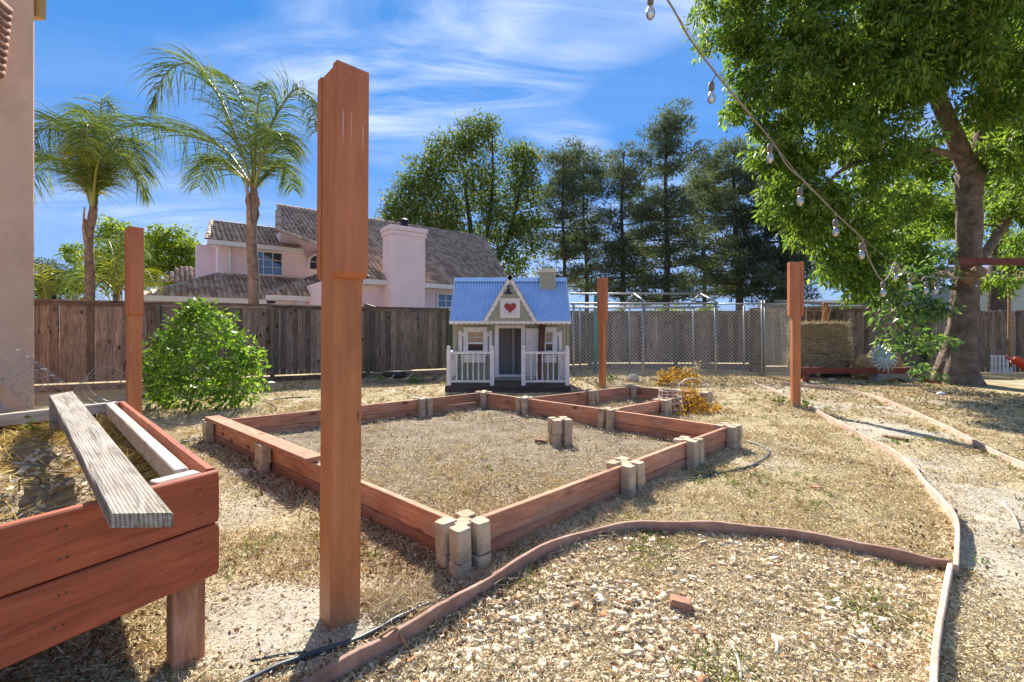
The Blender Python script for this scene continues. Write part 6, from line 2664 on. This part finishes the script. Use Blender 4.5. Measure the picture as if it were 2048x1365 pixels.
# low greenery seen through and above the far fence
bg_tree('background_shrub', 'green shrub peeking over the fence behind the pen', 1400, 17, [[(1400, 660), (1400, 640), (1398, 620)]],
        [(1380, 628, 0, .7, .25), (1420, 622, 0, .5, .3), (1320, 628, 0, .5, .2), (1230, 630, 0, .4, .15)], 60, .12, M['lime'], M['pinebark'], 10, 10, .25, .5, cat='shrub')
bg_tree('background_shrub', 'yellow green shrub above the fence behind the hay bales', 1760, 18, [[(1760, 660), (1760, 630), (1758, 600)]],
        [(1750, 600, 0, .8, .4), (1780, 590, 0, .5, .35)], 60, .14, M['lime'], M['pinebark'], 10, 10, .28, .5, cat='shrub')


# ------------------------------------------------------------------ palms
def frond(base, pts_px, Y0, dY, lmax, parent, mat='palm', n=120, droop=.95, seed=0):
    """rachis through photo points; dY = how far its tip swings towards (-) or away from (+) the camera"""
    m_ = len(pts_px)
    pts = [Vector(base)] + [P(x, y, Y0 + dY * (i + 1) / m_) for i, (x, y) in enumerate(pts_px)]
    line = smooth_line(pts, 8)
    rs = np.random.default_rng(seed)
    mb = MB()
    mb.tube(line, list(np.linspace(.045, .006, len(line))), 5)
    r_ = mb.build('frond', M['rachis'], parent, smooth=True)
    seg = [0]
    for a, b in zip(line[:-1], line[1:]):
        seg.append(seg[-1] + (b - a).length)
    tot = seg[-1]
    vco = []
    for i in range(n):
        for sg in (1, -1):
            f = .14 + .86 * (i + rs.random() * .9) / n
            s = f * tot
            k = min(len(line) - 2, int(np.searchsorted(seg, s) - 1))
            k = max(0, k)
            p = line[k].lerp(line[k + 1], (s - seg[k]) / max(1e-6, seg[k + 1] - seg[k]))
            tg = (line[k + 1] - line[k]).normalized()
            side = tg.cross(Vector((0, 0, 1)))
            if side.length < .1:
                side = Vector((1, 0, 0))
            side.normalize()
            up = side.cross(tg)
            L = lmax * 1.45 * (math.sin(math.pi * min(1, .18 + .75 * f)) ** .7) * rs.uniform(.75, 1.12)
            d = (tg * rs.uniform(.45, .8) + side * sg * rs.uniform(.6, 1.0) + up * rs.uniform(-.35, .4)).normalized()
            w = .0140
            q0 = p
            vs_ = []
            nseg = 4
            wd_ = d.cross(Vector((rs.normal(), rs.normal(), rs.normal()))).normalized()
            for j in range(nseg + 1):
                ww = w * (1 - .8 * (j / nseg) ** 1.5) * (1 if j else .6)
                vs_ += [tuple(q0 + wd_ * ww), tuple(q0 - wd_ * ww)]
                q0 = q0 + d * (L / nseg)
                d = (d + Vector((0, 0, -.42 * droop * rs.uniform(.7, 1.3)))).normalized()
            vco.append(vs_)
    multi('leaflets', np.array(vco), [(2 * j, 2 * j + 1, 2 * j + 3, 2 * j + 2) for j in range(4)], M[mat], None, r_, None)
    return r_


def palm(label, trunk_px, Y, rads, fronds, seed):
    b0 = P(trunk_px[0][0], HY, Y)
    root = thing('palm_tree', (b0.x, Y, 0), label, 'palm tree', 'feather palms behind the left fence')
    pts = [P(x, y, Y) for x, y in trunk_px]
    pts[0].z = -.1
    line = smooth_line(pts, 7)
    rr = np.interp(np.linspace(0, 1, len(line)), np.linspace(0, 1, len(rads)), rads)
    rr = rr * (1 + .05 * np.sin(np.arange(len(line)) * 2.1))
    mb = MB()
    mb.tube(line, list(rr), 14)
    mb.build('trunk', M['palmbark'], root, smooth=True)
    crown = line[-1]
    rs = np.random.default_rng(seed)
    # old leaf bases wrapping the upper trunk
    for i in range(14):
        f = rs.uniform(.50, .93)
        k = int(f * (len(line) - 1))
        a = rs.random() * 6.28
        d = Vector((math.cos(a), math.sin(a), 0))
        p = line[k] + d * rr[k] * .85
        L = rs.uniform(.35, .75)
        mb = MB()
        t_ = Vector((-d.y, d.x, 0))
        w_ = rs.uniform(.05, .09)
        vs_ = [p - t_ * w_, p + t_ * w_, p + d * .07 + t_ * w_ * .75 + Vector((0, 0, L * .55)), p + d * .07 - t_ * w_ * .75 + Vector((0, 0, L * .55)),
               p + d * .06 + t_ * w_ * .25 + Vector((0, 0, L)), p + d * .06 - t_ * w_ * .25 + Vector((0, 0, L))]
        mb.add(vs_ + [v - d * .03 for v in vs_], [(0, 1, 2, 3), (3, 2, 4, 5), (7, 6, 9, 8), (8, 9, 11, 10), (0, 3, 9, 6), (1, 7, 8, 2), (3, 5, 11, 9), (2, 8, 10, 4)])
        mb.build('leaf_base', M['boot'], root)
    for i, fr in enumerate(fronds):
        frond(crown - Vector((0, 0, .12)), fr[0], Y, fr[1], fr[2], root, fr[3] if len(fr) > 3 else 'palm', seed=seed + i)
    return root


palm('taller feather palm in front of the pink house, right of the left post', [(508, 640), (507, 560), (503, 480), (505, 420), (508, 372)], 13.0, [.14, .15, .135, .14, .08],
     [([(470, 270), (430, 180), (380, 128), (330, 150), (305, 215)], -.6, 1.15),
      ([(450, 300), (390, 275), (320, 255), (250, 255), (180, 290)], .3, 1.5),
      ([(535, 270), (565, 210), (595, 178), (622, 205), (632, 265)], -.3, 1.05),
      ([(500, 280), (485, 210), (460, 160), (420, 140)], 2.4, .95),
      ([(530, 300), (545, 270), (560, 270), (575, 310)], -2.6, .85),
      ([(475, 345), (445, 320), (415, 335), (395, 375)], 1.3, .95),
      ([(512, 250), (520, 190), (528, 165)], 1.0, .7),
      ([(535, 345), (555, 325), (575, 345), (585, 380)], 1.5, .75)], 40)
palm('shorter feather palm nearest the stucco house corner', [(180, 640), (180, 560), (178, 500), (181, 450), (185, 412)], 13.6, [.115, .12, .105, .10, .065],
     [([(190, 320), (200, 250), (205, 200), (225, 215)], .4, .95),
      ([(170, 310), (140, 260), (100, 250), (62, 290)], -.4, 1.15),
      ([(160, 350), (120, 320), (80, 330), (45, 380)], .6, 1.1),
      ([(200, 330), (235, 280), (262, 290), (285, 350)], -.6, 1.05),
      ([(205, 365), (235, 330), (265, 340), (290, 390)], .8, .95),
      ([(185, 310), (185, 250), (170, 220), (150, 240)], 2.0, .9),
      ([(178, 320), (172, 270), (175, 250), (172, 300)], -2.4, .9),
      ([(172, 330), (160, 300), (152, 310)], -1.6, .6, 'palmy'),
      ([(195, 330), (220, 300), (240, 310)], -2.0, .8)], 80)
# small palms low behind the fence
sp = thing('small_palm', (P(235, 600, 15).x, 15, 0), 'low yellow green palm showing above the fence between the two posts', 'palm tree')
mb = MB()
c0 = P(235, 590, 15)
mb.tube([lift(c0, -.1), c0], [.14, .1], 10)
mb.build('trunk', M['palmbark'], sp, smooth=True)
for i, f in enumerate(([(215, 530), (190, 500), (165, 520)], [(250, 520), (275, 490), (300, 510)], [(225, 510), (215, 480), (205, 490)], [(260, 550), (290, 540), (310, 570)], [(205, 560), (170, 550), (145, 585)], [(240, 500), (245, 465), (255, 470)], [(215, 560), (195, 570), (180, 600)])):
    frond(c0, f, 15, (-.8, .6, 1.0, -.5, .3, -1, -1.5)[i], .8, sp, 'palmy' if i % 3 == 0 else 'palm', n=34, seed=120 + i)
sp = thing('small_palm', (P(90, 600, 14).x, 14, 0), 'low palm fronds over the fence next to the stucco house corner', 'palm tree')
mb = MB()
c0 = P(95, 610, 14)
mb.tube([lift(c0, -.1), c0], [.14, .1], 10)
mb.build('trunk', M['palmbark'], sp, smooth=True)
for i, f in enumerate(([(85, 560), (75, 530), (62, 545)], [(110, 570), (130, 555), (145, 590)], [(95, 550), (97, 520), (108, 525)], [(75, 585), (60, 580), (45, 600)])):
    frond(c0, f, 14, (-.8, .6, .3, -.5)[i], .6, sp, 'palm' if i else 'palmy', n=30, seed=140 + i)


# ------------------------------------------------------------------ dried plants and small growth
def bushlet(name, label, lumps, mat, leaf, dens, per, base, stem='log', cat='plant', rad=.09):
    b0 = G(*base)
    root = thing(name, (b0.x, b0.y, 0), label, cat)
    tt_ = lumps_tips(lumps, dens)
    limbs_mesh([([Vector((b0.x, b0.y, -.02)), Vector((b0.x, b0.y, .15))], [.012, .008])], tt_[:60], M[stem], root, 'stems', .003)
    leaf_cloud(tt_, per, rad, leaf * .7, leaf * 1.3, .6, .3, M[mat], root, 'foliage')


bushlet('dried_plant', 'yellow orange dried plant spilling over the edge of the smaller bed', [(1390, 815, 6.6, .22, .14), (1360, 825, 6.4, .14, .1), (1425, 815, 6.6, .12, .09), (1390, 785, 6.7, .08, .13), (1362, 785, 6.8, .05, .10), (1410, 830, 6.4, .16, .06)], 'autumn', .035, 260, 16, (1388, 838))
bushlet('dried_plant', 'orange dried bush between the smaller bed and the chain link pen', [(1350, 752, 9.8, .38, .16), (1385, 755, 9.8, .22, .12), (1325, 764, 9.7, .2, .08)], 'autumn', .05, 120, 22, (1355, 772), rad=.12)
bushlet('dried_plant', 'pale straw coloured dry plants along the foot of the chain link pen', [(1440, 760, 10.4, .6, .08), (1500, 762, 10.4, .4, .07), (1270, 764, 10.6, .5, .07), (1380, 738, 10.8, .25, .14)], 'drygrass', .06, 60, 18, (1450, 770), rad=.12)
bushlet('weed', 'small green weed at the foot of the post behind the beds', [(1222, 757, 10.6, .1, .08)], 'greengrass', .05, 200, 18, (1222, 762), cat='weed')
bushlet('weed', 'green weeds beside the post at the path edge', [(1618, 808, 7.0, .1, .06), (1560, 800, 7.3, .1, .04)], 'greengrass', .05, 200, 18, (1618, 815), cat='weed')
bushlet('weed', 'tiny green weed alone in the large bed', [(977, 941, 3.87, .04, .03)], 'greengrass', .03, 2000, 5, (977, 943), cat='weed', rad=.03)
bushlet('weed', 'green weeds inside the low frame by the fence', [(835, 756, 10.3, .15, .07), (760, 758, 10.3, .12, .06)], 'vine', .06, 120, 18, (835, 760), cat='weed')
# dry twigs sticking up over the hay
for k, (x0, y0, x1, y1) in enumerate(((1641, 645, 1652, 612), (1656, 640, 1663, 612), (1610, 640, 1616, 600), (1690, 650, 1702, 638))):
    mb = MB()
    mb.tube([P(x0, y0, 11.6), P(x1, y1, 11.6)], .008, 5)
    tag(mb.build('dry_stalk', M['straw_s'] if 'straw_s' in M else M['pale']), ('dry stalk leaning before the orange post stub', 'long pale dry stalk right of the orange post stub', 'thin dry stalk beside the path edge post', 'bent dry twig at the right end of the hay top')[k], 'stalk', 'dry stalks over the hay')

# ------------------------------------------------------------------ string lights
sl_root = thing('string_lights', P(1600, 400, 3.4), 'string of clear bulbs on a grey cord sloping from top centre to the big tree', 'string lights')
cord = [(1240, -130, 2.3), (1335, 0, 2.6), (1380, 78, 2.8), (1432, 148, 3.0), (1487, 215, 3.1), (1545, 284, 3.25), (1575, 332, 3.3), (1612, 366, 3.45), (1672, 428, 3.7), (1722, 476, 3.95), (1735, 510, 4.05), (1752, 545, 4.15),
        (1767, 562, 4.2), (1780, 548, 4.35), (1791, 524, 4.55), (1806, 548, 4.7), (1820, 545, 4.85), (1840, 562, 5.05), (1851, 554, 5.2), (1872, 556, 5.4), (1905, 557, 6.5), (1952, 556, 9.7)]
cl_ = smooth_line([P(*c_) for c_ in cord], 5)
mb = MB()
mb.tube(cl_, .0062, 6)
mb.build('cord', M['lightcord'], sl_root, smooth=True)
mb = MB()
mb.tube([P(1335, 2, 2.62), P(1425, 132, 2.98), P(1612, 370, 3.5), P(1722, 474, 3.97), P(1800, 540, 4.7), P(1872, 556, 5.42), P(1950, 557, 9.72)], .0018, 4)
mb.build('support_wire', M['wire'], sl_root)
bulbs = [(1301, 25, 2.6, -22, 1297), (1423, 195, 3.0, 148, 1432), (1540, 316, 3.25, 284, 1545), (1600, 402, 3.42, 366, 1608), (1671, 464, 3.7, 428, 1672), (1723, 510, 3.95, 476, 1722), (1766, 586, 4.2, 562, 1767),
         (1791, 555, 4.55, 526, 1791), (1820, 574, 4.85, 546, 1820), (1852, 582, 5.2, 556, 1851), (1872, 582, 5.4, 557, 1872), (1952, 572, 9.7, 556, 1952)]
for k, (bx_, by_, Y, cy_, cx_) in enumerate(bulbs):
    c = P(bx_, by_, Y)
    top_ = P(cx_, cy_, Y)
    sc2 = .88 if Y < 6 else .8
    rb_ = .030 * sc2
    mb = MB()
    z0_ = c.z + .052 * sc2
    mb.lathe((c.x, c.y, z0_), [(.018 * sc2, 0), (.021 * sc2, .006), (.022 * sc2, .05 * sc2), (.016 * sc2, .062 * sc2), (.007, .066 * sc2)], 10)
    if top_.z > z0_ + .07:
        mb.tube([(c.x, c.y, z0_ + .06 * sc2), (c.x * .5 + top_.x * .5 + .004, c.y, (z0_ + .06 + top_.z) / 2), top_], .004, 5)
    sk = mb.build('socket', M['socket'], sl_root, smooth=True)
    mb = MB()
    mb.lathe((c.x, c.y, z0_ - .012), [(.013 * sc2, 0), (.013 * sc2, .013)], 10)
    mb.build('brass_thread', M['brass'], sk)
    mb = MB()
    s_ = sc2
    mb.lathe((c.x, c.y, c.z), [(.003, -.046 * s_), (.016 * s_, -.042 * s_), (.026 * s_, -.028 * s_), (.030 * s_, -.010 * s_), (.026 * s_, .012 * s_), (.016 * s_, .034 * s_), (.012 * s_, .046 * s_)], 14)
    mb.build('bulb', M['bulb'], sk, smooth=True)
    mb = MB()
    mb.tube([(c.x - .004, c.y, c.z + .04 * s_), (c.x - .006, c.y, c.z - .012 * s_), (c.x + .006, c.y, c.z - .012 * s_), (c.x + .004, c.y, c.z + .04 * s_)], .0012, 4)
    mb.build('filament', M['brass'], sk)
